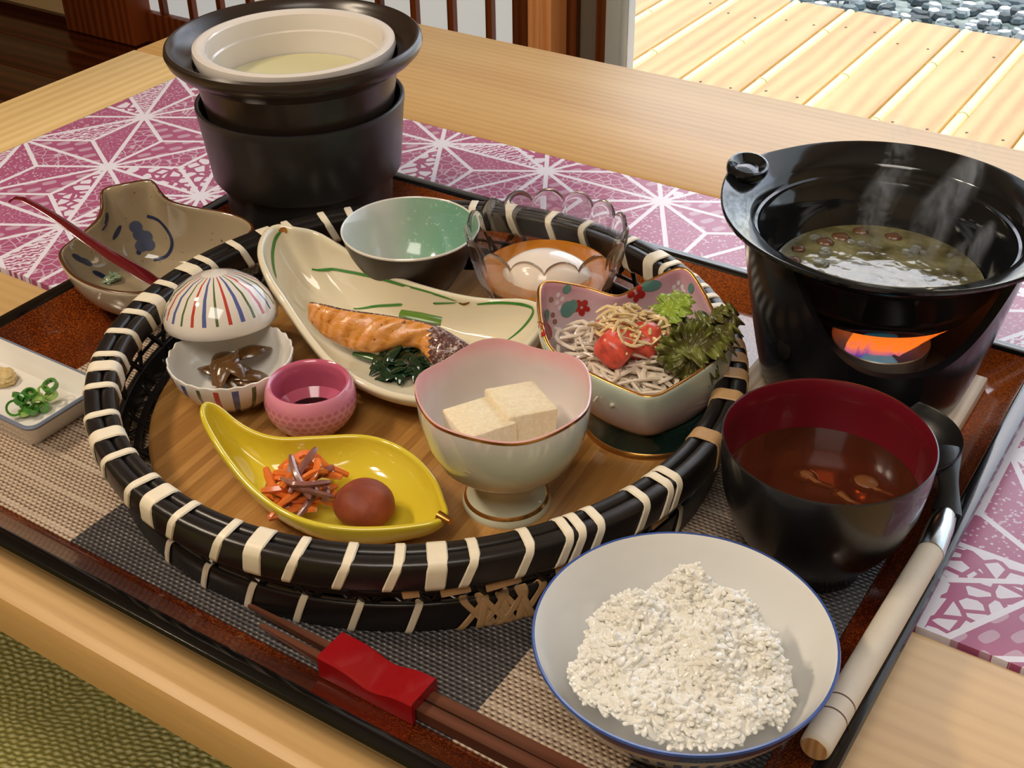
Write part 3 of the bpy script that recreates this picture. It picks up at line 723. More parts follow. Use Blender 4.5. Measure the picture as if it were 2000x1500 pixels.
# ------------------------------------------------------------------ brazier with hot pot
KX, KY = 0.1976, 0.1518; KB = 0.0150
obj('wooden_board', box(0.137, 0.2625, 0.088, 0.192, 0.0058, KB - 0.0005, 0.0012), wood('stand_board_wood', rgb(186, 160, 130), rgb(214, 192, 164), 'Y', 1, 0.6, 60, 8), label='square pale wooden board under the hot pot brazier', cat='board')
M['brz'] = simple('brazier_glaze', rgb(24, 24, 28), 0.2, bump=0.03, bscale=120)
brz = thing('tabletop_brazier', 'glossy black ceramic brazier with a wide cut-out and a flame inside', 'brazier', (KX, KY, KB))
TH0 = math.atan2(at(1765, 690, 0.05)[1] - KY, at(1765, 690, 0.05)[0] - KX)
TH0 = math.radians(-58)
ZT = 0.118 - KB
SEG = 160; NZ = 22
def brz_r(z): return 0.0575 + (z / ZT) ** 0.8 * 0.0215
def ztop(th):
    d = abs((th - TH0 + PI) % (2 * PI) - PI); w = 0.84
    if d > w: return ZT
    q = d / w
    return 0.045 + (ZT - 0.006 - 0.045) * (q ** 2.8)
V = []; F = []
for k in range(SEG):
    th = 2 * PI * k / SEG; zt = ztop(th)
    for i in range(NZ + 1):
        z = zt * i / NZ; r = brz_r(z); V.append((KX + r * math.cos(th), KY + r * math.sin(th), KB + z))
    for i in range(NZ, -1, -1):
        z = max(0.006, zt * i / NZ); r = brz_r(z) - 0.005; V.append((KX + r * math.cos(th), KY + r * math.sin(th), KB + z))
n = 2 * (NZ + 1)
for k in range(SEG):
    for i in range(n - 1): F.append((k * n + i, ((k + 1) % SEG) * n + i, ((k + 1) % SEG) * n + i + 1, k * n + i + 1))
V.append((KX, KY, KB + .006)); c0 = len(V) - 1; V.append((KX, KY, KB)); c1 = len(V) - 1
for k in range(SEG):
    F.append((c0, k * n + n - 1, ((k + 1) % SEG) * n + n - 1)); F.append((c1, ((k + 1) % SEG) * n, k * n))
mi_ = ([0] * (NZ + 1) + [1] * (n - 2 - NZ)) * SEG + [1, 0] * SEG
bo = obj('body', (V, F, mi_), [M['brz'], simple('unglazed_inside', rgb(176, 160, 150), .6)], parent=brz, angle=50)
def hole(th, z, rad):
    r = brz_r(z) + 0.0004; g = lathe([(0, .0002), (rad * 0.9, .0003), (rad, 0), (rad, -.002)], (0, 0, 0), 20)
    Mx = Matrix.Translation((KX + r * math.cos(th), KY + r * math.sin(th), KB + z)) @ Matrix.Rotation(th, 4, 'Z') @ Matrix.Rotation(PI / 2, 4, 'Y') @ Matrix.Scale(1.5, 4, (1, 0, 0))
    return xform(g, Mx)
q = at(1535, 675, 0.06)
obj('air_hole', hole(math.radians(-113), 0.046, 0.0048), simple('hole_black', rgb(4, 4, 5), 0.6), parent=brz)  # flat black disc laid on the wall in place of a cut hole
# fuel can, fuel, flame
FX, FY = at(1728, 678, .062)[:2]; FX += (KX - FX) * .28; FY += (KY - FY) * .28
obj('fuel_can', lathe([(0, .001), (.0200, .001), (.0212, .003), (.0272, .0400), (.0268, .0406), (.0263, .0400), (.0202, .006), (0, .005)], (FX, FY, KB + .006), 48), simple('can_foil', rgb(214, 208, 204), 0.3, metal=0.85), parent=brz, label='silver foil fuel can')
t = NT('blue_fuel'); t.set(Base_Color=rgb(96, 190, 214), Roughness=0.4, Emission_Color=rgb(80, 180, 220), Emission_Strength=0.2); t.bump(t.noise(t.coord(), 900, 2), 0.7, 0.001)
obj('solid_fuel', blob((FX + .004, FY - .009, KB + .0345), (.0115, .0105, .0045), 24, 10, fn=lambda q: 1 + 0.03 * math.sin(9 * q.x + 7 * q.y)), t.m, parent=brz, label='pale blue burning fuel block')
t = NT('flame'); z = t.xyz(t.pos())[2]
em = t.new('ShaderNodeEmission'); tp = t.new('ShaderNodeBsdfTransparent'); ms = t.new('ShaderNodeMixShader'); lw = t.new('ShaderNodeLayerWeight'); lw.inputs[0].default_value = 0.35
zz = t.new('ShaderNodeMapRange'); t.l.new(z, zz.inputs[0]); zz.inputs[1].default_value = KB + .036; zz.inputs[2].default_value = KB + .078
t.sock(em.inputs[0], t.ramp(zz.outputs[0], [(0.0, rgb(90, 60, 150)), (0.15, rgb(250, 120, 40)), (0.6, rgb(255, 106, 22)), (1.0, rgb(220, 70, 10))])); em.inputs[1].default_value = 1.5
t.l.new(t.math('ADD', t.math('MULTIPLY', lw.outputs['Facing'], 0.8), t.math('MULTIPLY', t.math('GREATER_THAN', t.noise(t.map(t.pos(), scale=(1, 1, .4)), 120, 2), .55), .35), clamp=True), ms.inputs[0]); t.l.new(em.outputs[0], ms.inputs[1]); t.l.new(tp.outputs[0], ms.inputs[2]); t.l.new(ms.outputs[0], t.n['Material Output'].inputs[0])
ex = Vector((0.84, 0.543, 0))
def tongue(p0, d, L, w, bend):
    pts = []; rad = []
    for i in range(15):
        s_ = i / 14; pts.append((p0[0] + ex.x * (d * s_ + bend * s_ * s_), p0[1] + ex.y * (d * s_ + bend * s_ * s_), p0[2] + L * (s_ ** 0.85))); rad.append(w * (math.sin(PI * min(1, 0.16 + 0.84 * s_)) ** 0.8) * (1 - 0.35 * s_) + 0.0002)
    return tube(pts, rad, 14, flat=(1, 0.6), up=(0.5, -0.8, 0))
fl = merge(tongue((FX - .012, FY - .008, KB + .036), .020, .026, .0095, .006), tongue((FX + .000, FY - .004, KB + .036), .018, .026, .0095, .012), tongue((FX + .010, FY - .002, KB + .040), .018, .020, .0050, .016))
light('flame_light', 'POINT', (FX + .006, FY, KB + .062), 0.10, (1.0, 0.55, 0.25)).data.shadow_soft_size = 0.008
obj('flame', fl, t.m, parent=brz, label='orange flame licking up from the fuel')

M['pot'] = simple('hot_pot_glaze', rgb(20, 22, 25), 0.10, coat=0.2)
PZ = 0.125
pot = thing('hot_pot', 'wide-brimmed glossy black pot of simmering broth on the brazier', 'pot', (KX, KY, PZ - 0.04))
prof = [(0, -.053), (.046, -.053), (.056, -.047), (.0635, -.034), (.067, -.018), (.0725, -.0125), (.0745, -.0095), (.080, -.0060), (.0885, -.0022), (.0908, -.0006), (.0912, .0010), (.0902, .0018), (.0885, .0013),
        (.0790, -.0030), (.0752, -.0048), (.0735, -.0062), (.0722, -.0100), (.0716, -.0112), (.0700, -.0118), (.0690, -.0150), (.0672, -.0165), (.0650, -.0260), (.0590, -.0400), (.050, -.0485), (0, -.0500)]
HA = math.atan2(at(1462, 338, PZ)[1] - KY, at(1462, 338, PZ)[0] - KX)
def potmod(th, i, r, z):
    if 7 <= i <= 13:
        d = min(abs((th - HA + PI) % (2 * PI) - PI), abs((th - HA) % (2 * PI) - PI))
        k = math.exp(-(d / 0.30) ** 2)
        return r + 0.0035 * k * (r - .0745) / .016, z + 0.0015 * k
    return r, z
obj('pot_body', lathe(prof, (KX, KY, PZ), 120, mod=potmod), M['pot'], parent=pot)
for s_ in (0, PI):
    a = HA + s_; cx_, cy_ = KX + 0.0865 * math.cos(a), KY + 0.0865 * math.sin(a)
    g = lathe([(0, -.004), (.0080, -.004), (.0102, -.001), (.0106, .0014), (.0098, .0032), (.0086, .0036), (.0070, .0022), (.0054, .0006), (.0034, .0010), (0, .0018)], (0, 0, 0), 28)
    Mx = Matrix.Translation((cx_, cy_, PZ + .0025)) @ Matrix.Rotation(a, 4, 'Z') @ Matrix.Rotation(-.22, 4, 'Y') @ Matrix.Scale(1.12, 4) @ Matrix.Scale(1.3, 4, (0, 1, 0))
    obj('knob_handle', xform(g, Mx), M['pot'], parent=pot)
t = NT('simmering_broth'); p = t.pos()
nz = t.noise(p, 55, 4, 0.6)
t.set(Base_Color=t.ramp(nz, [(0.3, rgb(66, 58, 34)), (0.55, rgb(112, 108, 76)), (0.75, rgb(140, 138, 104))]), Roughness=0.07, Coat_Weight=0.2)
t.bump(t.math('ADD', t.noise(p, 90, 2), t.math('MULTIPLY', t.vor(p, 130), 0.6)), 0.22, 0.002)
BRZ = PZ - .0385
g = lathe([(0, BRZ - .006), (.050, BRZ - .006), (.0570, BRZ - 0.001), (.0578, BRZ), (0, BRZ + 0.0003)], (KX, KY, 0), 72)
obj('broth', g, t.m, label='cloudy greenish broth simmering in the wide black pot', cat='broth')
bbm = NT('bubble_film'); bbm.set(Base_Color=rgb(235, 240, 240), Roughness=0.03, Transmission_Weight=0.9, IOR=1.25)
for k in range(26):
    a = rnd.uniform(0, 2 * PI); r = rnd.uniform(0.026, 0.052); rad = rnd.uniform(0.0016, 0.0042)
    if k == 0: rad = 0.006; a = -0.3; r = 0.05
    g = lathe([(rad, 0), (rad * .92, rad * .3), (rad * .6, rad * .55), (0, rad * .68)], (KX + r * math.cos(a), KY + r * math.sin(a), BRZ + 0.0004), 14)
    obj('broth_bubble', g, bbm.m, label='clear bubble on the surface of the simmering broth', cat='bubble', group='bubbles on the broth')
chm = simple('simmered_piece', rgb(92, 60, 38), 0.3, var=0.3)
for k in range(6):
    a = 1.75 + 0.32 * k + rnd.uniform(-.1, .1); r = rnd.uniform(0.042, 0.050); s_ = rnd.uniform(.004, .006)
    obj('simmering_mushroom', blob((KX + r * math.cos(a), KY + r * math.sin(a), BRZ + .0002), (s_, s_ * .8, .0022), 12, 6, fn=lambda q: 1 + .12 * math.sin(5 * q.x + 3 * q.y)), chm, label='small brown mushroom piece floating in the cloudy broth', cat='mushroom', group='mushroom pieces in the broth')

# ------------------------------------------------------------------ stove with the double pot
QX, QY = -0.218, 0.1405
stv = thing('ceramic_stove', 'tall matte black ceramic stove with a stepped side, under the double pot', 'stove', (QX, QY, 0.0058))
z0 = 0.0058
prof = [(0, 0), (.0560, 0), (.0575, .002), (.0605, .044), (.0612, .0475), (.0655, .0500), (.0675, .0530), (.0712, .090), (.0722, .098), (.0728, .1015), (.0727, .1040), (.0715, .1045), (.0700, .1040),
        (.0685, .1000), (.0670, .070), (.060, .040), (.050, .010), (0, .008)]
obj('body', lathe(prof, (QX, QY, z0), 96), M['black'], parent=stv)
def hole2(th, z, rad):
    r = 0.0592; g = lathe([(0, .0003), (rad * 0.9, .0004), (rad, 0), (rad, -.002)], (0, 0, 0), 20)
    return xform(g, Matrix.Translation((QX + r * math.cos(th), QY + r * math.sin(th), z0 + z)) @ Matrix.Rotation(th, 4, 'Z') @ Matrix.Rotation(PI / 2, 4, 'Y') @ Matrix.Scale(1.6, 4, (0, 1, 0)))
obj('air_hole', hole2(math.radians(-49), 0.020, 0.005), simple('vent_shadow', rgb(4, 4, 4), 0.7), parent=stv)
dp = thing('outer_pot', 'dark brown wide-rimmed pot holding a white pot, on the tall stove', 'pot', (QX, QY, 0.09))
PT = 0.148
prof = [(0, -.060), (.050, -.060), (.058, -.054), (.0635, -.036), (.0655, -.0215), (.0685, -.0175), (.0740, -.0135), (.0820, -.0085), (.0862, -.0040), (.0876, .0000), (.0870, .0030), (.0852, .0044), (.0832, .0036),
        (.0810, .0000), (.0770, -.0045), (.0715, -.0075), (.0700, -.0085), (.0690, -.020), (.064, -.050), (0, -.055)]
obj('pot_body', lathe(prof, (QX, QY, PT), 112), M['darkpot'], parent=dp)
ip = thing('inner_pot', 'white porcelain inner pot with a thick rim, set in the dark pot', 'pot', (QX, QY, 0.10))
IZ = PT - .0010
prof = [(0, -.048), (.055, -.048), (.0625, -.035), (.0655, -.012), (.0680, -.0060), (.0692, -.0010), (.0685, .0022), (.0660, .0032), (.0620, .0022), (.0602, .0008), (.0595, -.0030), (.0588, -.0100), (.0575, -.0110), (.0570, -.0180), (.055, -.036), (.046, -.042), (0, -.043)]
obj('pot_body', lathe(prof, (QX, QY, IZ), 112), simple('inner_pot_porcelain', rgb(224, 216, 208), 0.12, coat=0.3), parent=ip)
obj('soy_milk', lathe([(0, -.0405), (.0465, -.0405), (.0542, -.034), (.0552, -.0265), (0, -.0262)], (QX, QY, IZ), 72), simple('soy_milk_surface', rgb(206, 202, 160), 0.12, coat=0.2), label='pale greenish liquid in the white inner pot', cat='soup')

# ------------------------------------------------------------------ tofu goblet bowl
GX, GY = 0.0846, -0.0618
t = NT('pale_green_pink_glaze'); z = t.xyz(t.coord())[2]
mr = t.new('ShaderNodeMapRange'); t.l.new(z, mr.inputs[0]); mr.inputs[1].default_value = 0; mr.inputs[2].default_value = 0.07
nn = t.math('ADD', mr.outputs[0], t.math('MULTIPLY', t.math('SUBTRACT', t.noise(t.coord(), 30, 2), 0.5), 0.25))
t.set(Base_Color=t.ramp(nn, [(0.0, rgb(206, 208, 182)), (0.3, rgb(208, 208, 188)), (0.42, rgb(216, 204, 196)), (0.58, rgb(206, 212, 184)), (0.85, rgb(212, 216, 200)), (1.0, rgb(226, 220, 214))]), Roughness=0.1, Coat_Weight=0.4)
t2 = NT('pink_edge_glaze'); z = t2.xyz(t2.coord())[2]
mr = t2.new('ShaderNodeMapRange'); t2.l.new(z, mr.inputs[0]); mr.inputs[1].default_value = 0.04; mr.inputs[2].default_value = 0.07
t2.set(Base_Color=t2.ramp(t2.math('ADD', mr.outputs[0], t2.math('MULTIPLY', t2.math('SUBTRACT', t2.noise(t2.coord(), 40, 2), 0.5), 0.5)), [(0.0, rgb(220, 214, 208)), (0.6, rgb(222, 208, 206)), (1.0, rgb(224, 168, 170))]), Roughness=0.1, Coat_Weight=0.4)
gb = thing('footed_tofu_bowl', 'pale green footed bowl with a wavy pink-edged rim, holding tofu', 'bowl', (GX, GY, BZ))
prof = [(0, .002), (.0215, .001), (.0228, 0), (.0232, .0020), (.0222, .0042), (.0208, .0058), (.0196, .0072), (.0172, .012), (.0170, .0180), (.0180, .0215), (.026, .0250), (.0350, .0340), (.0402, .0460), (.0425, .0580), (.0434, .0690), (.0432, .0706), (.0424, .0710),
        (.0417, .0695), (.0405, .0585), (.0380, .0470), (.0325, .0360), (.022, .0290), (0, .0265)]
def gmod(th, i, r, z):
    if z > 0.03: k = (z - 0.03) / 0.04; return r * (1 + 0.022 * k * math.cos(5 * th + 0.9)), z + 0.0016 * k * math.cos(5 * th + 0.9)
    return r, z
obj('bowl_body', lathe(prof, (GX, GY, BZ), 96, mod=gmod, mi=[0] * 4 + [2] + [0] * 9 + [2] + [1] * 8), [t.m, t2.m, M['gold']], parent=gb)
t = NT('tofu'); p = t.coord()
t.set(Base_Color=t.ramp(t.noise(p, 420, 4, 0.7), [(0.3, rgb(224, 206, 168)), (0.7, rgb(240, 228, 198))]), Roughness=0.5); t.bump(t.noise(p, 900, 3, 0.7), 0.5, 0.0006)
t.b.inputs['Subsurface Weight'].default_value = 0.15; t.b.inputs['Subsurface Radius'].default_value = (0.006, 0.004, 0.002)
def tofu(c, ang, sx, sy, h, tilt, label):
    g = box(-sx / 2, sx / 2, -sy / 2, sy / 2, -h, 0, 0.0012)
    r2 = random.Random(5)
    g = ([(x_ + 0.0006 * math.sin(y_ * 600 + z_ * 300), y_ + 0.0006 * math.sin(x_ * 500 + z_ * 400), z_ + 0.0004 * math.sin(x_ * 400 + y_ * 300)) for x_, y_, z_ in g[0]], g[1])
    obj('tofu_block', xform(g, Matrix.Translation(c) @ Matrix.Rotation(ang, 4, 'Z') @ Matrix.Rotation(tilt, 4, 'X')), t.m, label=label, cat='tofu', group='tofu blocks in the footed bowl')
q = at(936, 812, .079); tofu(q, math.radians(-30), .0285, .0265, .021, 0.05, 'nearer pale tofu block in the footed bowl')
q = at(1018, 778, .081); tofu(q, math.radians(-33), .0290, .0265, .024, -0.05, 'farther tofu block, partly behind the other one')

# ------------------------------------------------------------------ pink cup
UX, UY = at(601, 0, 0)[0], 0
UX, UY = -0.0436, -0.0645
t = NT('pink_crackle_glaze'); p = t.coord(); x, y, z = t.xyz(p)
mr = t.new('ShaderNodeMapRange'); t.l.new(z, mr.inputs[0]); mr.inputs[1].default_value = 0; mr.inputs[2].default_value = 0.030
ang = t.math('MULTIPLY', t.math('ARCTAN2', y, x), 34 / (2 * PI)); zr = t.math('MULTIPLY', z, 1 / 0.0034)
uu = t.math('SUBTRACT', t.math('FRACT', t.math('ADD', ang, t.math('MULTIPLY', t.math('FRACT', t.math('MULTIPLY', t.math('FLOOR', zr), .5)), 1.0))), .5); ww = t.math('SUBTRACT', t.math('FRACT', zr), .5)
dd = t.math('SQRT', t.math('ADD', t.math('MULTIPLY', uu, uu), t.math('MULTIPLY', ww, ww)))
dot = t.math('MULTIPLY', t.math('LESS_THAN', dd, 0.36), t.math('LESS_THAN', z, 0.0245))
base = t.ramp(mr.outputs[0], [(0.0, rgb(214, 152, 132)), (0.5, rgb(222, 152, 146)), (0.8, rgb(218, 134, 158)), (1.0, rgb(226, 144, 168))])
t.set(Base_Color=t.mix(t.math('MULTIPLY', dot, 0.55), base, rgb(176, 92, 96)), Roughness=0.12, Coat_Weight=0.4); t.bump(t.math('SUBTRACT', 0.0, dot), 0.3, 0.0004)
prof = [(0, .001), (.0135, 0), (.0150, .0005), (.0175, .0030), (.0220, .0080), (.0252, .0140), (.0258, .0190), (.0248, .0250), (.0234, .0292), (.0222, .0305), (.0208, .0298), (.0200, .0280), (.0208, .0210), (.0205, .0130), (.0150, .0070), (0, .0055)]
obj('pink_cup', lathe(prof, (UX, UY, BZ), 72, mi=[0] * 9 + [1] * 6), [t.m, simple('pink_inside_glaze', rgb(196, 96, 124), 0.12, coat=0.4)], label='small round pink cup with a dimpled outside', cat='cup', loc=(UX, UY, BZ))
obj('dark_sauce', lathe([(0, .0062), (.012, .0064), (.0150, .0085), (.0152, .0090), (0, .0092)], (UX, UY, BZ), 32), simple('dark_sauce_m', rgb(34, 16, 14), 0.1), label='dark sauce at the bottom of the pink cup', cat='sauce')

# ------------------------------------------------------------------ striped bowl and lid
t = NT('coloured_stripes'); p = t.coord(); x, y, z = t.xyz(p)
def stripes(t, n, off=0.0):
    a = t.math('ADD', t.math('MULTIPLY', t.math('ARCTAN2', y, x), n / (2 * PI)), 100 + off)
    f = t.math('ABSOLUTE', t.math('SUBTRACT', t.math('FRACT', a), 0.5)); w = t.math('ADD', 0.10, t.math('MULTIPLY', t.math('FRACT', t.math('MULTIPLY', t.math('FLOOR', a), 0.37)), 0.09))
    on = t.math('LESS_THAN', f, w); k = t.math('FRACT', t.math('MULTIPLY', t.math('FLOOR', a), 1 / 3))
    return on, t.ramp(k, [(0.0, rgb(186, 66, 58)), (0.3, rgb(84, 96, 150)), (0.6, rgb(86, 104, 60))], 'CONSTANT')
on, col = stripes(t, 21)
on = t.math('MULTIPLY', on, t.math('MULTIPLY', t.math('GREATER_THAN', z, 0.002), t.math('LESS_THAN', z, 0.0272)))
t.set(Base_Color=t.mix(on, rgb(226, 220, 212), col), Roughness=0.1, Coat_Weight=0.4); M['stripe'] = t.m
NX, NY = -0.1010, -0.0660
prof = [(0, .001), (.0145, 0), (.016, 0), (.0165, .0022), (.0225, .0045), (.0300, .0120), (.0342, .0205), (.0358, .0282), (.0356, .0292), (.0348, .0294), (.0340, .0282), (.0324, .0205), (.0280, .0130), (.0210, .0068), (0, .0050)]
def nmod(th, i, r, z):
    return (r * (1 + 0.007 * math.cos(26 * th)), z + 0.0005 * math.cos(26 * th)) if z > .024 else (r, z)
sbw, = (obj('striped_bowl', lathe(prof, (NX, NY, BZ), 208, mod=nmod, mi=[0] * 8 + [1] * 6), [M['stripe'], M['white']], label='small white bowl with red, blue and green stripes, open and holding mushrooms', cat='bowl', loc=(NX, NY, BZ)),)
t = NT('coloured_stripes_lid'); p = t.coord(); x, y, z = t.xyz(p)
on, col = stripes(t, 27, 0.3); on = t.math('MULTIPLY', on, t.math('MULTIPLY', t.math('GREATER_THAN', z, 0.0045), t.math('LESS_THAN', z, 0.0282)))
t.set(Base_Color=t.mix(on, rgb(222, 214, 204), col), Roughness=0.1, Coat_Weight=0.4)
lid_prof = [(0, .0290), (.006, .0287), (.0150, .0258), (.0240, .0195), (.0300, .0110), (.0330, .0035), (.0338, .0000), (.0336, -.0040), (.0330, -.0048), (.0318, -.0044), (.0316, -.0020), (.0300, .0060), (.024, .0160), (.015, .0225), (0, .0255)]
V, F, mi_ = lathe(lid_prof, (0, 0, 0), 96)
lid = bpy.data.objects.new('domed_cover', mesh('domed_cover', V, [f[::-1] for f in F], t.m)); C.objects.link(lid)
q = at(431, 612, .0520); lid.location = q; lid.scale = (1.0, 1.0, 0.90)
va = Vector((CAM[0] - q[0], CAM[1] - q[1], 0)).normalized()
lid.rotation_euler = Matrix.Rotation(math.radians(10), 3, Vector((va.y, -va.x, 0))).to_euler(); lid.rotation_euler.rotate_axis('Z', 0.3)
tag(lid, 'domed lid with red, blue and green stripes leaning behind its open bowl', 'lid')
mshm = simple('simmered_mushroom', rgb(88, 58, 26), 0.22, coat=0.5, var=0.45, vscale=60, bump=0.4, bscale=260, bdist=0.001)
r2 = random.Random(11)
for k in range(11):
    a = r2.uniform(0, 6.28); r = r2.uniform(0.002, 0.017); L_ = r2.uniform(.009, .014); hz = BZ + .0140 + r2.uniform(-.003, .006) - r * 0.12
    pts = [(-L_, 0, 0), (-L_ * .4, .003 * r2.uniform(-1, 1), .0035), (L_ * .4, 0, .003), (L_, .002, -.001)]
    Rm = Matrix.Translation((NX + r * math.cos(a), NY + r * math.sin(a), hz)) @ Matrix.Rotation(r2.uniform(0, 3.1), 4, 'Z') @ Matrix.Rotation(r2.uniform(-.4, .4), 4, 'Y')
    g = tube(spline(pts, 10), [.0015, .003, .0042, .0052, .0058, .0060, .0056, .0045, .0032, .0012], 10, flat=(1, .36))
    obj('mushroom_slice', xform(g, Rm), mshm, label='glossy brown simmered mushroom slice in the striped bowl', cat='mushroom', group='mushroom slices in the striped bowl')
g = tube([(NX - .004, NY - .002, BZ + .018), (NX + .002, NY + .002, BZ + .027), (NX + .004, NY + .004, BZ + .033)], [.0014, .0009, .0003], 8)
obj('mushroom_stalk', g, mshm, label='thin curled mushroom stalk sticking up in the striped bowl', cat='mushroom')

# ------------------------------------------------------------------ teal bowl
EX, EY = -0.0822, 0.0818
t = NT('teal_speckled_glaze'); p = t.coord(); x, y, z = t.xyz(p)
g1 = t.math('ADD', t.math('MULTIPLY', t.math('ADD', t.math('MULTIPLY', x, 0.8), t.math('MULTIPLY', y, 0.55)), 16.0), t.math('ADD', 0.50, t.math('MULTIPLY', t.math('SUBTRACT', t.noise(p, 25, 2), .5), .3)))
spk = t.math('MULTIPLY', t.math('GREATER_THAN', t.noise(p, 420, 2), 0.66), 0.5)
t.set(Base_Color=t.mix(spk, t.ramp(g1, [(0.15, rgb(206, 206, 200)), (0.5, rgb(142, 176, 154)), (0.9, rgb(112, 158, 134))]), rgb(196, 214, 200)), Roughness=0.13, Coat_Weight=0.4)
M['brownglaze'] = simple('dark_brown_glaze', rgb(44, 32, 26), 0.35, var=0.15)
prof = [(0, .002), (.017, .001), (.0185, 0), (.0200, 0), (.0205, .0040), (.0270, .0120), (.0360, .0260), (.0412, .0400), (.0434, .0490), (.0436, .0500), (.0430, .0507), (.0422, .0500), (.0400, .0400), (.0345, .0265), (.0250, .0130), (.012, .0080), (0, .0072)]
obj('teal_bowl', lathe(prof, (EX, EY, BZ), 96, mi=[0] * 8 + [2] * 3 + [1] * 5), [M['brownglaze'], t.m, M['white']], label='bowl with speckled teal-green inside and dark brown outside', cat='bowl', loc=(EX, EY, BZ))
leafy = simple('boiled_greens', rgb(28, 62, 32), 0.2, coat=0.5, var=0.4, vscale=150)
def clump(name, c, R, h, n, m, label, cat, seed=1, w=.0022, parent=None, inward=0.85):
    r3 = random.Random(seed); gs = []
    for k in range(n):
        a = r3.uniform(0, 6.28); rr_ = R * math.sqrt(r3.uniform(0, 1)) * inward; p0 = Vector((c[0] + rr_ * math.cos(a), c[1] + rr_ * math.sin(a), c[2] + h * r3.uniform(0, 1) * (1 - (rr_ / R) ** 2)))
        d = Vector((r3.uniform(-1, 1), r3.uniform(-1, 1), r3.uniform(-.3, .4))).normalized() * r3.uniform(.5, 1) * R * .55; b = Vector((r3.uniform(-1, 1), r3.uniform(-1, 1), r3.uniform(0, 1))) * R * .2
        pts = spline([p0 - d, p0 + b, p0 + d], 6); gs.append(tube(pts, [w * q_ for q_ in (.3, .8, 1, 1, .8, .3)], 6, flat=(1.5, .4)))
    return obj(name, bigmerge(gs), m, kind='stuff', label=label, cat=cat, parent=parent)
q = at(826, 500, BZ + .012)
clump('boiled_greens', (EX + .014, EY - .019, BZ + .0155), .0065, .005, 34, leafy, 'tiny heap of dark green leaves at the bottom of the teal bowl', 'greens', 3, .0012)

# ------------------------------------------------------------------ glass bowl with egg
LX, LY = 0.0050, 0.1068
t = NT('clear_glass'); t.set(Base_Color=(1, .985, .96, 1), Roughness=0.0, Transmission_Weight=1.0, IOR=1.33); M['glass'] = t.m
def half_clear(t, fac, col):
    trn = t.new('ShaderNodeBsdfTransparent'); mxs = t.new('ShaderNodeMixShader'); trn.inputs[0].default_value = col; mxs.inputs[0].default_value = fac
    t.l.new(t.b.outputs[0], mxs.inputs[1]); t.l.new(trn.outputs[0], mxs.inputs[2]); t.l.new(mxs.outputs[0], t.n['Material Output'].inputs['Surface'])
half_clear(t, 0.15, (1, 1, 1, 1))
NL = 15
def lmod(th, i, r, z):
    if z < 0.012: return r, z
    k = min(1, (z - 0.012) / 0.03); c = abs(math.cos(NL * th / 2)); out = i <= 11
    rr_ = r * (1 + (0.015 if out else 0.013) * k * (c ** 0.7 - 0.5))
    zz = z + .005 * k - (0.0070 * max(0, (z - .040) / .018) ** 0.8 * (1 - c ** 0.6) if z > .040 else 0)
    return rr_, zz
prof = [(0, .0015), (.019, .0010), (.0215, 0), (.0235, .0005), (.0240, .0040), (.0300, .0090), (.0385, .0180), (.0440, .0290), (.0478, .0420), (.0500, .0560), (.0503, .0585), (.0498, .0600), (.0487, .0602), (.0479, .0590),
        (.0473, .0550), (.0450, .0420), (.0412, .0300), (.0345, .0190), (.0250, .0110), (.012, .0085), (0, .0080)]
obj('glass_bowl', lathe(prof, (LX, LY, BZ), 240, mod=lmod), M['glass'], label='clear scalloped glass bowl holding a soft egg in broth', cat='bowl', loc=(LX, LY, BZ))
t = NT('amber_dashi'); t.set(Base_Color=rgb(236, 150, 40), Roughness=0.02, Transmission_Weight=0.55, IOR=1.34)
obj('amber_broth', lathe([(0, .0084), (.012, .0089), (.0246, .0114), (.0338, .0194), (.0404, .0320), (.0406, .0326), (0, .0326)], (LX, LY, BZ), 72), t.m, label='amber soy broth around the egg in the glass bowl', cat='broth')
eg = simple('soft_egg_white', rgb(236, 224, 214), 0.12, coat=0.4, Subsurface_Weight=0.3)
eg.node_tree.nodes['Principled BSDF'].inputs['Subsurface Radius'].default_value = (.005, .003, .002)
obj('poached_egg', blob((LX + .002, LY - .004, BZ + .0320), (.0280, .0210, .0150), 40, 24, fn=lambda q: 1 + 0.03 * math.sin(4 * q.x + 2) + .02 * math.cos(5 * q.y), rot=Matrix.Rotation(0.5, 3, 'Z')), eg, label='soft-poached white egg lying in the glass bowl', cat='egg')

# ------------------------------------------------------------------ fish dish
rim = [(535,440,.078),(575,445,.076),(607,450,.072),(645,472,.067),(690,499,.062),(762,539,.056),(834,564,.053),(906,581,.052),(960,587,.053),(1015,586,.058),(1052,598,.061),(1057,622,.059),(1035,652,.054),
       (1000,690,.049),(950,735,.046),(890,763,.044),(830,772,.044),(760,760,.044),(700,733,.046),(650,700,.048),(600,640,.053),(560,580,.060),(528,530,.068),(513,480,.075)]
rim = [at(*r_) for r_ in rim]
fd = thing('fish_dish', 'long cream boat-shaped dish with green grass blades, holding grilled salmon', 'dish', (-0.03, 0.02, BZ))
fc = (-0.030, 0.022); fa = math.radians(-8)
fdo, fbvh, _ = dish('dish_body', rim, (fc[0], fc[1], .050, .026, fa), BZ + .0075, M['cream'], parent=fd, thick=.0042, px=0.85)
def ering(cx, cy, a, b, ang, z0, z1, th=.003, N=64):
    def e(s, z): return [(cx + (a + s) * math.cos(q) * math.cos(ang) - (b + s) * math.sin(q) * math.sin(ang), cy + (a + s) * math.cos(q) * math.sin(ang) + (b + s) * math.sin(q) * math.cos(ang), z) for q in [2 * PI * k / N for k in range(N)]]
    return loft([e(-th, z1), e(-th, z0), e(-.0005, z0), e(0, z0 + .0006), e(.0006, z1)], flip=True)
obj('foot_ring', ering(fc[0], fc[1], .049, .0265, fa, BZ, BZ + .0075), M['cream'], parent=fd)
def W2(lst, z): return [at(a_, b_, z)[:2] for a_, b_ in lst]
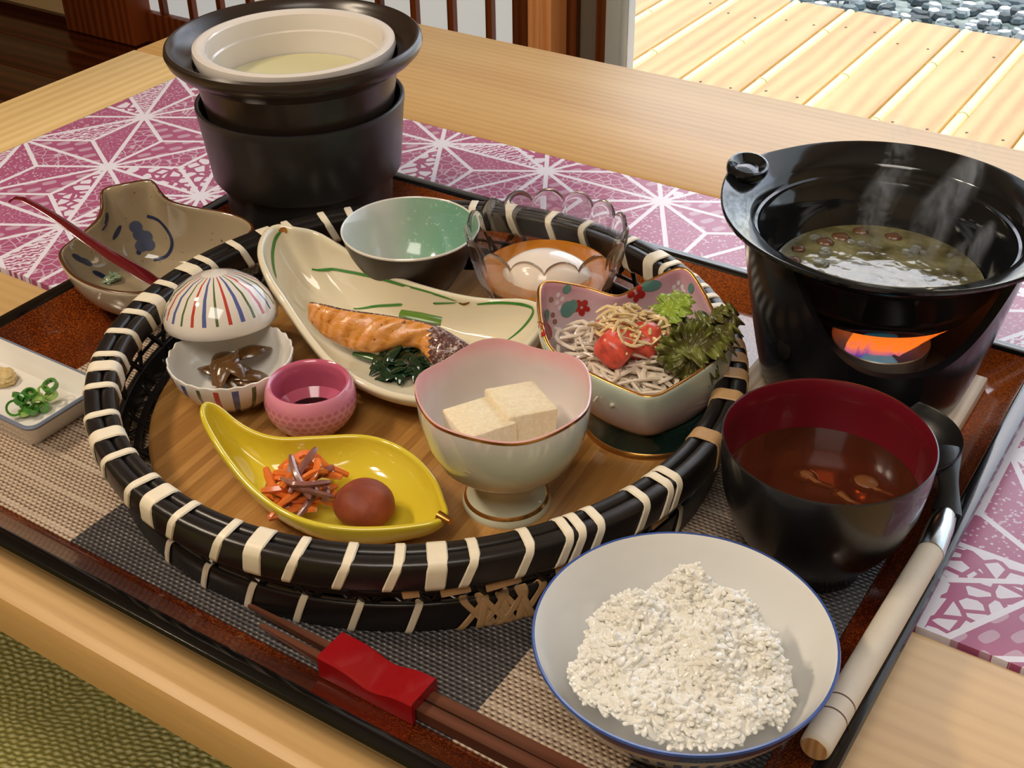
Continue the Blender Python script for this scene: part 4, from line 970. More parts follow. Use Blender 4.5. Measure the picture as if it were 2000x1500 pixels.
def surf_pt(bvh, px_, py_):
    d = Vector(RM @ np.array([px_ - 1000.0, 750.0 - py_, -FPX])).normalized(); h_ = bvh.ray_cast(Vector(CAM), d)
    return tuple(h_[0]) if h_[0] else None
def on_(bvh, lst): return [q_ for q_ in (surf_pt(bvh, *p_) for p_ in lst) if q_]
patch_on(fbvh, on_(fbvh, [(609, 526), (672, 529), (744, 544), (798, 560), (852, 575), (895, 589)]), .0022, m=M['green'], parent=fd, name='grass_blade')
patch_on(fbvh, on_(fbvh, [(690, 603), (744, 597), (816, 593), (895, 591)]), .0018, m=M['green'], parent=fd, name='grass_blade')
patch_on(fbvh, on_(fbvh, [(932, 594), (980, 591), (1030, 597), (1042, 606), (1030, 630), (985, 668)]), .0018, m=M['green'], parent=fd, name='grass_blade')
patch_on(fbvh, on_(fbvh, [(548, 452), (535, 475), (532, 505), (540, 545)]), .0030, m=M['green'], parent=fd, name='grass_blade')
patch_on(fbvh, on_(fbvh, [(896, 591), (906, 594), (918, 590)]), .0014, m=M['gold'], parent=fd, name='gold_fleck')
patch_on(fbvh, on_(fbvh, [(545, 452), (555, 448), (560, 455)]), .0030, m=M['gold'], parent=fd, name='gold_fleck')
# salmon
t = NT('grilled_salmon'); p = t.coord(); x, y, z = t.xyz(p)
fl_ = t.noise(t.map(p, scale=(1, 1, 2.2)), 130, 4, 0.6, 0.6)
band_ = t.wave(t.map(p, rot=(0, 0, 0.5)), 60, dist=5, detail=2)
char = t.math('MULTIPLY', t.math('GREATER_THAN', t.noise(p, 210, 2), 0.70), 0.8)
colr = t.ramp(t.math('ADD', t.math('MULTIPLY', fl_, .8), t.math('MULTIPLY', band_, .2)), [(0.25, rgb(176, 96, 30)), (0.5, rgb(216, 150, 66)), (0.62, rgb(224, 150, 100)), (0.8, rgb(238, 196, 124))])
t.set(Base_Color=t.mix(char, colr, rgb(110, 44, 18)), Roughness=0.28, Coat_Weight=0.35); t.bump(t.math('ADD', fl_, t.math('MULTIPLY', band_, .3)), 0.5, 0.0012)
M['salmon'] = t.m
t = NT('charred_fish_skin'); p = t.coord()
t.set(Base_Color=t.ramp(t.noise(p, 380, 3, .7), [(0.35, rgb(52, 28, 26)), (0.52, rgb(108, 62, 56)), (0.62, rgb(198, 184, 176))]), Roughness=0.24, Metallic=0.15, Coat_Weight=0.5); t.bump(t.noise(p, 420, 3, .7), 0.9, 0.0015)
M['skin'] = t.m
def zin(px_, py_, dz):
    return None
salm = thing('grilled_salmon', 'grilled salmon slice with charred skin lying on greens in the cream dish', 'fish', (-0.03, 0.02, BZ + .015))
# centre line of the slice (pixel, height) with half widths; upper edge is the skin
top = [(600,588,.058),(635,594,.0585),(680,604,.058),(740,612,.0565),(800,622,.0545),(850,634,.0520),(890,655,.0490),(925,678,.0460)]
bot = [(602,622,.046),(625,650,.042),(668,676,.038),(720,690,.037),(770,684,.037),(812,680,.038),(832,700,.038),(850,716,.037)]
T_ = spline([at(*q_) for q_ in top], 28); B_ = spline([at(*q_) for q_ in bot], 28)
loops = []
for i in range(28):
    a_, b_ = Vector(T_[i]), Vector(B_[i]); d_ = b_ - a_; nrm = Vector((CAM[0], CAM[1], CAM[2])) - (a_ + b_) / 2; side_ = Vector((T_[min(i + 1, 27)] - T_[max(i - 1, 0)])).normalized()
    nn_ = side_.cross(d_).normalized(); 
    if nn_.z < 0 : nn_ = -nn_
    th = 0.0055 * min(1, (i + 1) / 5, (28 - i) / 4 + .25)
    loop = []
    for k in range(18):
        q_ = 2 * PI * k / 18; u_ = 0.5 - 0.5 * math.cos(q_); v_ = math.sin(q_)
        wob = 0.0008 * math.sin(i * 1.3 + k * .9) + .0005 * math.sin(i * 2.7 + k * 2)
        loop.append(tuple(a_ + d_ * u_ + nn_ * (v_ * th * (1.1 if v_ > 0 else 0.9) + wob * (v_ > 0) - 0.002 * 0)))
    loops.append(loop)
g = loft(loops, cap=True)
mi_ = []
for i in range(27):
    for k in range(18):
        mi_.append(1 if (k in (17, 0) or (i >= 20 and not (2 <= k <= 20 and k > 5 and False) and (k <= (i - 18) or k >= 16))) else 0)
mi_ += [0, 1]
so = obj('fillet', (g[0], g[1], mi_), [M['salmon'], M['skin']], parent=salm, angle=80)
sb_ = so.modifiers.new('s', 'SUBSURF'); sb_.levels = 1; sb_.render_levels = 1
q = at(785, 708, .036)
clump('spinach', (q[0] + .000, q[1] + .003, q[2] - .004), .017, .008, 90, simple('dark_spinach', rgb(20, 46, 26), 0.16, coat=0.6, var=0.4, vscale=120), 'dark boiled spinach bunched under the salmon', 'greens', 5, .0022)
stm = simple('green_stem', rgb(96, 132, 44), 0.25, coat=0.4, var=0.2)
obj('spinach_stem', tube([at(782, 612, .050), at(820, 619, .049), at(862, 628, .046)], [.0030, .0036, .0034], 10, flat=(1.2, .6)), stm, label='light green stem sticking out behind the salmon', cat='greens')
obj('spinach_stem', tube([at(690, 690, .0335), at(715, 694, .034), at(745, 702, .034)], [.0016, .0030, .0030], 10, flat=(1.2, .6)), simple('dark_green_stem', rgb(48, 84, 36), .25, coat=.4), label='dark green stem lying under the near edge of the salmon', cat='greens')

# ------------------------------------------------------------------ square flower bowl with salad
rim = [(1062,553,.088),(1085,550,.087),(1140,560,.0825),(1195,577,.079),(1222,574,.079),(1270,548,.083),(1322,524,.0875),(1342,527,.088),(1365,560,.084),(1388,605,.079),(1412,645,.077),(1424,664,.0775),(1412,680,.076),(1360,720,.072),(1300,757,.071),(1276,767,.071),(1250,764,.071),(1180,735,.071),(1110,698,.071),(1078,672,.074),(1062,625,.080),(1058,580,.086)]
rimw = [at(*r_) for r_ in rim]
pc = at(1240, 828, BZ)[:2]; pc = (pc[0] + .004, pc[1] + .006)
t = NT('flower_glaze_inside'); z = t.xyz(t.pos())[2]; mr = t.new('ShaderNodeMapRange'); t.l.new(z, mr.inputs[0]); mr.inputs[1].default_value = .04; mr.inputs[2].default_value = .088
t.set(Base_Color=t.ramp(t.math('ADD', mr.outputs[0], t.math('MULTIPLY', t.math('SUBTRACT', t.noise(t.pos(), 40, 2), .5), .3)), [(0.2, rgb(220, 208, 208)), (0.6, rgb(214, 182, 192)), (0.95, rgb(196, 138, 156))]), Roughness=0.1, Coat_Weight=0.4)
t2 = NT('green_pink_glaze_outside'); z = t2.xyz(t2.pos())[2]; mr = t2.new('ShaderNodeMapRange'); t2.l.new(z, mr.inputs[0]); mr.inputs[1].default_value = .03; mr.inputs[2].default_value = .08
t2.set(Base_Color=t2.ramp(t2.math('ADD', mr.outputs[0], t2.math('MULTIPLY', t2.math('SUBTRACT', t2.noise(t2.pos(), 30, 2), .5), .3)), [(0.1, rgb(190, 166, 160)), (0.4, rgb(198, 176, 172)), (0.7, rgb(190, 200, 184)), (1.0, rgb(200, 206, 190))]), Roughness=0.1, Coat_Weight=0.4)
fb = thing('square_flower_bowl', 'square pink bowl painted with flowers, gold edge and green foot, holding salad', 'bowl', (pc[0], pc[1], BZ))
fbo, sbvh, _ = dish('bowl_body', rimw, (pc[0], pc[1], .024, .024, 0), BZ + .016, [t.m, t2.m, M['gold']], parent=fb, thick=.0032, px=0.62, pz=1.0, mi_rim=2, blur=6, bpow=2.0, N=128)
obj('foot', lathe([(.026, .016), (.0335, .0165), (.0345, .013), (.0340, .0065), (.0350, .0030)], (pc[0], pc[1], BZ), 64), simple('dark_green_glaze', rgb(30, 48, 42), 0.1, coat=0.5), parent=fb, label='dark green foot')
obj('foot_edge', lathe([(.0350, .0030), (.0362, .0018), (.0364, .0004), (.0350, 0), (.030, 0), (.029, .002)], (pc[0], pc[1], BZ), 64), M['gold'], parent=fb, label='gold line at the foot')
redp = simple('red_flower_paint', rgb(170, 40, 36), .2); tealp = simple('teal_leaf_paint', rgb(96, 142, 136), .2); whp = simple('white_blossom_paint', rgb(226, 214, 220), .2); brp = simple('brown_outline_paint', rgb(150, 110, 96), .2)
def petals(name, c, R, n, m, s=.5):
    for k in range(n):
        a = 2 * PI * k / n + .3; c2 = surf_pt(sbvh, c[0] + R * math.cos(a), c[1] + R * math.sin(a)); c3 = surf_pt(sbvh, c[0] + R * .15 * math.cos(a), c[1] + R * .15 * math.sin(a))
        if c2 and c3: patch_on(sbvh, [c3, tuple((np.array(c2) + np.array(c3)) / 2), c2], math.dist(c2, c3) * s * 1.6, m=m, parent=fb, name=name, blobby=True)
def dab(name, p0, p1, w, m):
    a_, b_ = surf_pt(sbvh, *p0), surf_pt(sbvh, *p1)
    if a_ and b_: patch_on(sbvh, [a_, tuple((np.array(a_) + np.array(b_)) / 2), b_], w, m=m, parent=fb, name=name, blobby=True)
petals('red_petal', (1136, 600), 17, 5, redp); petals('red_petal', (1242, 572), 18, 5, redp); petals('red_petal', (1064, 645), 14, 4, redp)
dab('teal_leaf', (1112, 588), (1104, 620), .008, tealp); dab('teal_leaf', (1122, 585), (1114, 612), .006, tealp); dab('teal_leaf', (1252, 560), (1292, 556), .007, tealp); dab('teal_leaf', (1346, 556), (1354, 570), .007, tealp); dab('teal_leaf', (1070, 605), (1066, 628), .006, tealp); dab('teal_leaf', (1100, 562), (1114, 568), .006, tealp)
for (a_, b_) in ((1090, 575), (1098, 583), (1088, 590), (1093, 600), (1316, 560), (1325, 552), (1333, 560), (1322, 568), (1336, 568)): dab('white_blossom', (a_ - 4, b_), (a_ + 4, b_ + 1), .0032, whp)
for (a_, b_) in ((1078, 615), (1082, 628), (1075, 585)): dab('brown_bud', (a_, b_ - 5), (a_ + 2, b_ + 5), .003, brp)
# salad
r4 = random.Random(21)
def heap(c, R, h, n, mk, name, m, label, cat, group, w, L, seed, flat=(1, .7), bend=.3):
    r_ = random.Random(seed); protos = []
    for k in range(5):
        l_ = L * r_.uniform(.75, 1.2); b_ = l_ * bend * r_.uniform(-1, 1); g_ = tube(spline([(-l_ / 2, 0, 0), (0, b_, l_ * .08), (l_ / 2, 0, r_.uniform(-1, 1) * l_ * .1)], 8), [w * q_ for q_ in (.7, 1, 1, 1, 1, 1, .95, .6)], 6, flat=flat)
        protos.append(mesh(name, g_[0], g_[1], m))
    for k in range(n):
        a = r_.uniform(0, 6.28); d = R * math.sqrt(r_.uniform(0, 1)); z_ = c[2] + h * (1 - (d / R) ** 1.6) * r_.uniform(.45, 1)
        o = bpy.data.objects.new(name, protos[k % 5]); C.objects.link(o); o.location = (c[0] + d * math.cos(a), c[1] + d * math.sin(a), z_)
        o.rotation_euler = (r_.uniform(-.9, .9), r_.uniform(-.35, .35), r_.uniform(0, 6.28)); tag(o, label, cat, group)
sc_ = at(1235, 700, .058)
daik = simple('white_daikon', rgb(226, 210, 190), 0.2, coat=0.4, Subsurface_Weight=.1)
obj('salad_bed', blob((sc_[0], sc_[1], .050), (.034, .032, .014), 24, 12, fn=lambda q: 1 + .05 * math.sin(6 * q.x) * math.cos(5 * q.y)), simple('daikon_bed', rgb(216, 198, 176), .4, var=.12, vscale=200, bump=.8, bscale=400, bdist=.002), kind='stuff', label='packed shredded white radish filling the bottom of the flower bowl', cat='salad')
heap((sc_[0] + .004, sc_[1] - .004, .057), .031, .010, 125, None, 'radish_strip', daik, 'white shredded radish strip in the flower bowl', 'radish', 'radish strips in the salad', .0015, .028, 4, bend=.4)
s2_ = at(1120, 665, .062)
heap((s2_[0] + .002, s2_[1], .062), .010, .006, 22, None, 'radish_strip', daik, 'white shredded radish strip in the flower bowl', 'radish', 'radish strips in the salad', .0013, .018, 8, bend=.5)
s3_ = at(1225, 635, .078)
heap((s3_[0] + .002, s3_[1] + .000, .0765), .018, .009, 80, None, 'dried_whitebait', simple('whitebait', rgb(214, 188, 138), .35, var=.25, vscale=200), 'tiny golden dried fish scattered over the salad', 'fish', 'dried whitebait on the salad', .0011, .013, 9, bend=.45)
tom = simple('tomato_flesh', rgb(216, 84, 66), 0.3, coat=0.1, var=0.35, vscale=180, bump=.4, bscale=250, bdist=.001, Subsurface_Weight=.1)
for px_, py_, r_, lab in ((1205, 676, .0110, 'red tomato chunk at the front of the salad'), (1248, 664, .0115, 'larger red tomato chunk under the dried fish'), (1182, 640, .0060, 'small tomato piece half hidden by radish'), (1288, 662, .0060, 'tomato piece beside the lettuce')):
    q = at(px_, py_, .073); V, F = blob((0, 0, 0), (r_ * 1.05, r_ * .9, r_ * .8), 20, 12, fn=lambda s_: (abs(s_.x) ** 3.2 + abs(s_.y) ** 3.2 + abs(s_.z) ** 3.2) ** (-1 / 3.2) * (1 + .05 * math.sin(5 * s_.x + px_)))
    obj('tomato_chunk', xform((V, F), Matrix.Translation(q) @ Matrix.Rotation(px_ * .7, 4, 'Z') @ Matrix.Rotation(.5, 4, 'X')), tom, label=lab, cat='tomato', group='tomato chunks in the salad')
def leaf(name, c, R, m, label, seed, tilt, amp=.22, freq=11):
    r_ = random.Random(seed); V = [(0, 0, 0)]; F = []; NR, NA = 10, 120
    for i in range(1, NR + 1):
        for k in range(NA):
            a = 2 * PI * k / NA; rr_ = R * i / NR * (1 + .12 * math.sin(3 * a + seed) + .05 * (i / NR) * math.sin(17 * a + seed)); u_ = (i / NR) ** 2
            V.append((rr_ * math.cos(a), rr_ * math.sin(a), R * (amp * u_ * (.6 * math.sin(freq * a + 2 * math.sin(2 * a)) + .5 * math.sin(2.3 * freq * a + i)) + .10 * math.sin(5 * i + 3 * a) * i / NR) - .35 * R * u_ * math.cos(a)))
    for k in range(NA): F.append((0, 1 + k, 1 + (k + 1) % NA))
    for i in range(NR - 1):
        for k in range(NA): F.append((1 + i * NA + k, 1 + (i + 1) * NA + k, 1 + (i + 1) * NA + (k + 1) % NA, 1 + i * NA + (k + 1) % NA))
    o = obj(name, xform((V, F), Matrix.Translation(c) @ tilt.to_4x4()), m, label=label, cat='lettuce', angle=80)
    md = o.modifiers.new('t', 'SOLIDIFY'); md.thickness = .0006
    return o
lg = simple('green_lettuce', rgb(150, 176, 62), .3, coat=.3, var=.3, vscale=90, bump=.5, bscale=300, bdist=.001, Subsurface_Weight=.1)
t = NT('red_leaf_lettuce'); p = t.coord(); t.set(Base_Color=t.ramp(t.noise(p, 110, 3), [(0.35, rgb(74, 62, 34)), (0.5, rgb(96, 96, 40)), (0.68, rgb(128, 136, 62))]), Roughness=.35, Coat_Weight=.3); t.bump(t.noise(p, 300, 3), .5, .001)
leaf('lettuce_leaf', at(1308, 605, .080), .0125, lg, 'bright green lettuce leaf standing at the back of the salad', 2, Matrix.Rotation(-.9, 3, 'Y') @ Matrix.Rotation(.6, 3, 'X'))
leaf('lettuce_leaf', at(1370, 655, .078), .0200, t.m, 'large dark red-tipped lettuce leaf filling the corner of the bowl', 5, Matrix.Rotation(-.6, 3, 'Y') @ Matrix.Rotation(.3, 3, 'X'), .30, 15)
leaf('lettuce_leaf', at(1350, 690, .074), .0165, t.m, 'folded dark lettuce leaf under the large one, by the gold edge', 9, Matrix.Rotation(.3, 3, 'Y') @ Matrix.Rotation(.7, 3, 'X'), .30, 14)
leaf('lettuce_leaf', at(1395, 625, .082), .0105, t.m, 'small curled lettuce tip reaching over the bowl edge', 12, Matrix.Rotation(-1.2, 3, 'Y'), .30, 9)

# ------------------------------------------------------------------ yellow leaf dish
rim = [(403,784,.062),(425,795,.058),(455,822,.051),(495,845,.046),(545,857,.043),(620,855,.042),(700,852,.042),(755,864,.042),(805,893,.042),(842,935,.042),(858,975,.042),(866,1002,.042),(852,1011,.042),(810,1019,.041),(750,1025,.040),(680,1025,.040),(610,1014,.041),(550,988,.042),(495,946,.044),(450,893,.048),(417,842,.054),(399,803,.060)]
yw = NT('yellow_glaze'); p = yw.coord(); yw.set(Base_Color=yw.ramp(yw.noise(p, 12, 2), [(0.3, rgb(216, 190, 46)), (0.7, rgb(224, 206, 70))]), Roughness=0.1, Coat_Weight=0.5)
yc = at(668, 1000, BZ)[:2]
yd = thing('yellow_leaf_dish', 'yellow leaf-shaped dish with a gold tip, holding pickled plum and carrot', 'dish', (yc[0], yc[1], BZ))
ydo, ybvh, _ = dish('dish_body', [at(*r_) for r_ in rim], (yc[0], yc[1] , .030, .016, math.radians(-12)), BZ + .0035, yw.m, parent=yd, thick=.0030, px=0.80)
obj('foot_ring', ering(yc[0], yc[1], .028, .015, math.radians(-12), BZ, BZ + .0035, .0025), yw.m, parent=yd)
obj('gold_tip', tube([at(855, 1006, .0415), at(866, 1012, .0408), at(879, 1019, .0405)], [.0026, .0024, .0016], 14), M['gold'], parent=yd, label='gold stem tip')
t = NT('pickled_plum'); p = t.coord()
t.set(Base_Color=t.ramp(t.noise(p, 60, 3), [(0.3, rgb(122, 50, 26)), (0.7, rgb(158, 78, 46))]), Roughness=0.6, Coat_Weight=0.0); t.bump(t.noise(t.map(p, scale=(1, 1, .3)), 200, 5), .6, .0012)
t.b.inputs['Subsurface Weight'].default_value = .1
q = at(712, 985, .036)
obj('pickled_plum', blob((q[0], q[1], q[2] + .0005), (.0158, .0145, .0112), 32, 20, fn=lambda s_: 1 - .05 * math.exp(-((s_.x * .35 - s_.y * .94 + .1) / .10) ** 2) * (s_.z > -.2) + .03 * math.sin(4 * s_.x + 3 * s_.z), rot=Matrix.Rotation(0.3, 3, 'Z')), t.m, label='wrinkled brownish-red pickled plum in the yellow dish', cat='plum')
q = at(592, 958, .034)
car = simple('carrot', rgb(228, 118, 50), .18, coat=.5, var=.15); bur = simple('purplish_strip', rgb(142, 92, 84), .2, coat=.5, var=.25, vscale=120)
heap((q[0], q[1], .030), .0140, .017, 28, None, 'carrot_strip', car, 'thin orange carrot strip in the yellow dish', 'carrot', 'carrot strips in the yellow dish', .0023, .026, 31, flat=(1, .8), bend=.5)
heap((q[0], q[1], .031), .0130, .018, 14, None, 'lotus_strip', bur, 'purplish-brown pickled strip among the carrot', 'pickle', 'purplish strips among the carrot', .0021, .025, 32, flat=(1, .8), bend=.6)
obj('carrot_strip', tube(spline([at(568, 890, .052), at(578, 925, .050), at(592, 952, .047), at(606, 972, .043)], 10), [.0013] + [.0019] * 8 + [.0014], 8), bur, label='long strip standing up on top of the carrot heap', cat='pickle')

# ------------------------------------------------------------------ grey tonsui bowl, spoon
NZr = .048
def tp_(px_, py_, z): return at(px_, py_, z)
rim = [(121,488,.047),(128,510,.046),(150,535,.046),(190,555,.046),(240,566,.046),(300,562,.047),(370,530,.048),(430,490,.049),(480,455,.050),(489,440,.050),(470,425,.051),(430,413,.052),(380,405,.054),(335,395,.058),(310,378,.064),(296,356,.069),(288,350,.070),(245,358,.070),(206,366,.068),(202,378,.066),(204,405,.059),(195,428,.055),(170,450,.051),(140,470,.048)]
t = NT('speckled_grey_glaze'); p = t.coord(); spk = t.math('GREATER_THAN', t.noise(p, 260, 2), 0.72)
t.set(Base_Color=t.mix(spk, t.ramp(t.noise(p, 14, 2), [(0.3, rgb(150, 134, 108)), (0.7, rgb(166, 150, 124))]), rgb(96, 80, 60)), Roughness=0.08, Coat_Weight=0.5)
t2 = NT('pale_grey_glaze_outside'); t2.set(Base_Color=rgb(186, 174, 152), Roughness=.15, Coat_Weight=.4)
brn = simple('brown_rim_glaze', rgb(84, 48, 26), .2)
ts = thing('grey_serving_bowl', 'grey-beige bowl with a raised tab and painted blue grapes, beside the stove', 'bowl', (-0.252, 0.018, .006))
tso, tbvh, _ = dish('bowl_body', [at(*r_) for r_ in rim], (-.2440, .0130, .022, .022, 0), .0125, [t.m, t2.m, brn], parent=ts, thick=.0036, px=.70, pz=1.0, mi_rim=2, blur=60, bpow=4.0, N=128, K=16)
obj('foot_ring', ering(-.2440, .0130, .0215, .0215, 0, .0060, .0125), t2.m, parent=ts)
def tsp(p0, p1, w, m, name, blobby=True, mid=None):
    L_ = [surf_pt(tbvh, *q_) for q_ in ([p0, mid, p1] if mid else [p0, ((p0[0] + p1[0]) / 2, (p0[1] + p1[1]) / 2), p1])]
    if all(L_): patch_on(tbvh, L_, w, m=m, parent=ts, name=name, blobby=blobby)
for (a_, b_) in ((265, 443), (272, 458), (285, 462), (290, 478), (276, 480)): tsp((a_ - 13, b_), (a_ + 13, b_), .0085, M['blue2'], 'painted_grape')
for (a_, b_) in ((265, 445), (285, 480), (271, 493)): tsp((a_ - 5, b_), (a_ + 5, b_), .0035, M['blue'], 'grape_core')
L_ = on_(tbvh, [(287, 422), (312, 432), (330, 455), (336, 478), (325, 500), (300, 508)])
if len(L_) > 3: patch_on(tbvh, L_, .0022, m=M['blue'], parent=ts, name='painted_tendril', taper=False)
L_ = on_(tbvh, [(210, 415), (205, 432), (190, 448), (178, 452)])
if len(L_) > 2: patch_on(tbvh, L_, .0070, m=M['blue'], parent=ts, name='painted_leaf', blobby=True)
L_ = on_(tbvh, [(236, 440), (228, 455), (220, 468)])
if len(L_) > 2: patch_on(tbvh, L_, .0035, m=M['blue'], parent=ts, name='painted_leaf', blobby=True)
for p0, p1, w_ in (((140, 497), (165, 512), .004), ((155, 505), (180, 518), .004), ((180, 530), (212, 545), .004)): tsp(p0, p1, w_, M['blue'], 'painted_leaf')
q = surf_pt(tbvh, 215, 545)
if q:
    qz = inside_z(tbvh, q[0], q[1], .03); 
    clump('wasabi_smear', (q[0], q[1], qz + .0002), .0065, .0015, 26, simple('pale_green_paste', rgb(150, 170, 140), .2, coat=.4), 'small smear of pale green paste in the grey bowl', 'paste', 6, .0012)
# red spoon
sp = spline([at(18, 394, .082), at(32, 386, .0845), at(60, 396, .083), at(110, 425, .078), at(170, 467, .070), at(240, 512, .060), at(310, 552, .048), (-.200, -.006, .034), (-.203, .010, .0275)], 36)
rad = [0.0018 + 0.0045 * (i / 35) ** 1.2 if i < 26 else 0.0018 + .0045 * (i / 35) ** 1.2 + .006 * math.sin(PI * (i - 25) / 11) for i in range(36)]; rad[-1] = .001
obj('wooden_spoon', tube(sp, rad, 12, flat=(1.25, .30)), M['lacred'], label='dark red lacquered spoon resting in the grey bowl', cat='spoon')

# ------------------------------------------------------------------ white condiment dish
cdsh = thing('condiment_dish', 'small white rectangular dish with a blue-grey edge beside the basket', 'dish', (-.222, -.129, MZ))
cx_, cy_ = -.2215, -.1300; hx, hy = .0525, .0285
def rc(ax, ay, z, r): return [(cx_ + p_[0], cy_ + p_[1], z) for p_ in rr(ax, ay, 0, r, 6)]
loops = [rc(hx - .012, hy - .008, MZ, .004), rc(hx - .010, hy - .006, MZ, .005), rc(hx - .0075, hy - .0045, MZ + .004, .006), rc(hx - .0005, hy - .0005, MZ + .0165, .007), rc(hx, hy, MZ + .0180, .007), rc(hx - .0008, hy - .0008, MZ + .0188, .007), rc(hx - .0022, hy - .0022, MZ + .0186, .006), rc(hx - .0032, hy - .0032, MZ + .0170, .006), rc(hx - .0095, hy - .008, MZ + .0060, .007), rc(hx - .013, hy - .012, MZ + .0046, .006)]
g = loft(loops, cap=True); nq = len(loops[0])
mi_ = [1 if 3 <= k <= 5 else 0 for k in range(len(loops) - 1) for _ in range(nq)] + [0, 0]
obj('dish_body', (g[0], g[1], mi_), [M['white'], simple('blue_grey_edge', rgb(116, 126, 146), .15)], parent=cdsh)
onm = simple('scallion_green', rgb(66, 128, 44), .2, coat=.5, var=.3, vscale=150); onm2 = simple('scallion_pale', rgb(150, 186, 92), .2, coat=.5)
for k, (px_, py_, rad_, zz_, pale, tl) in enumerate(((98, 753, .0048, .024, 0, .4), (85, 765, .0040, .021, 1, .9), (68, 772, .0044, .020, 1, .5), (45, 775, .0044, .021, 0, 1.1), (52, 790, .0040, .018, 0, .4), (40, 782, .0038, .022, 0, .7), (75, 785, .0040, .018, 1, 1.2), (100, 772, .0040, .018, 1, .3),
                                           (28, 797, .0050, .019, 0, 1.0), (60, 800, .0044, .0165, 0, .6), (48, 805, .0036, .015, 1, .2), (85, 795, .0036, .015, 0, .9), (58, 768, .0036, .024, 0, .3), (35, 772, .0034, .0205, 0, .6))):
    q = at(px_, py_, zz_); g = lathe([(rad_, -.0014), (rad_, .0014), (rad_ * .72, .0014), (rad_ * .72, -.0014), (rad_, -.0014)], (0, 0, 0), 18)
    obj('scallion_ring', xform(g, Matrix.Translation(q) @ Matrix.Rotation(k * 1.7, 4, 'Z') @ Matrix.Rotation(tl, 4, 'X')), onm2 if pale else onm, label='green scallion ring in the white rectangular dish', cat='scallion', group='scallion rings in the white dish')
q = at(6, 738, .015)
obj('grated_ginger', blob(q, (.0085, .0078, .0058), 28, 16, fn=lambda s_: 1 + .10 * math.sin(9 * s_.x + 4 * s_.z) * math.cos(8 * s_.y) + .06 * math.sin(17 * s_.z + 5 * s_.x)), simple('ginger', rgb(206, 178, 120), .35, coat=.3, bump=.8, bscale=700, bdist=.001), kind='stuff', label='small mound of grated ginger in the white rectangular dish', cat='ginger')

# ------------------------------------------------------------------ chopsticks and rest
for y0, lab, xe in ((-.1859, 'dark brown chopstick lying nearer the basket', .0165), (-.1929, 'dark brown chopstick lying nearer the tray rim', .030)):
    V, F = loft([[(xe, y0 + a_ * .0009 + .001, MZ + .0040 + b_ * .0009) for a_, b_ in ((-1, -1), (1, -1), (1, 1), (-1, 1))],
                 [(.065, y0 + a_ * .0020, MZ + .0039 + b_ * .0021) for a_, b_ in ((-1, -1), (1, -1), (1, 1), (-1, 1))],
                 [(.130, y0 + a_ * .0030, MZ + .0038 + b_ * .0030) for a_, b_ in ((-1, -1), (1, -1), (1, 1), (-1, 1))],
                 [(.245, y0 + a_ * .0033 , MZ + .0040 + b_ * .0036) for a_, b_ in ((-1, -1), (1, -1), (1, 1), (-1, 1))]], cap=True)
    obj('chopstick', (V, F), M['chop'], smooth=False, label=lab, cat='chopstick', group='pair of chopsticks')
V = []; F = []; nn_ = 20; loops = []
for i in range(nn_ + 1):
    s_ = i / nn_; x_ = .0718 + .0530 * s_; top_ = MZ + .0128 - .0042 * math.exp(-((s_ - .55) / .20) ** 2) ; b_ = .0010
    y0_, y1_ = -.1990, -.1800
    loops.append([(x_, y0_, MZ), (x_, y0_ , top_ - b_), (x_, y0_ + b_, top_), (x_, y1_ - b_, top_), (x_, y1_, top_ - b_), (x_, y1_, MZ), (x_, y1_ - .0024, MZ), (x_, y1_ - .0024, MZ + .0073), (x_, y0_ + .0024, MZ + .0073), (x_, y0_ + .0024, MZ)])
cr = obj('chopstick_rest', loft(loops, cap=True, flip=True), M['lacred2'], angle=30, label='bright red lacquered sleeve-shaped rest over the chopsticks', cat='chopstick rest')

# ------------------------------------------------------------------ ladle
ld = thing('ladle', 'black ladle with a steel collar and whitish wooden handle along the tray edge', 'ladle', (.278, .02, .022))
P0 = Vector(at(1590, 1463, .0300)); P1 = Vector(at(1817, 1078, .0300)); P2 = Vector(at(1848, 1002, .0300)); dv = (P1 - P0).normalized()
M['ladle'] = simple('black_ladle_plastic', rgb(20, 19, 20), .38)
whw = simple('whitish_wood', rgb(206, 196, 180), .6, var=.06, vscale=30, bump=.2, bscale=500)
groove = simple('burnt_groove', rgb(92, 62, 44), .6)
HR = .0066
def along(a_, b_, prof, seg=28):
    d_ = b_ - a_; L_ = d_.length; g_ = lathe([(r_, z_ * L_) for r_, z_ in prof], (0, 0, 0), seg)
    return xform(g_, Matrix.Translation(a_) @ d_.to_track_quat('Z', 'Y').to_matrix().to_4x4())
obj('handle', along(P0, P1, [(0, 0), (HR * .86, 0), (HR * .97, .006), (HR, .02), (HR, .085), (HR, .5), (HR * .97, 1), (0, 1)]), whw, parent=ld, label='whitish wooden handle')
Lh = (P1 - P0).length
for s_ in (.018, .027):
    a_ = P0 + dv * s_; obj('groove', along(a_, a_ + dv * .0009, [(HR * 1.002, 0), (HR * 1.006, .5), (HR * 1.002, 1)]), groove, parent=ld)
obj('end_grain', along(P0 - dv * .0002, P0, [(0, 0), (HR * .84, 0), (HR * .86, 1)]), wood('end_grain_wood', rgb(160, 116, 72), rgb(190, 150, 104), 'Z', 1, .6, 90, 2), parent=ld)
obj('collar', along(P1 - dv * .001, P2, [(HR * 1.0, 0), (HR * 1.03, .02), (HR * 1.0, .6), (HR * .86, .9), (HR * .6, 1), (0, 1.0)]), M['steel'], parent=ld, label='steel collar')
neck = spline([tuple(P2), at(1853, 965, .033), at(1850, 920, .037), at(1838, 875, .039)], 14)
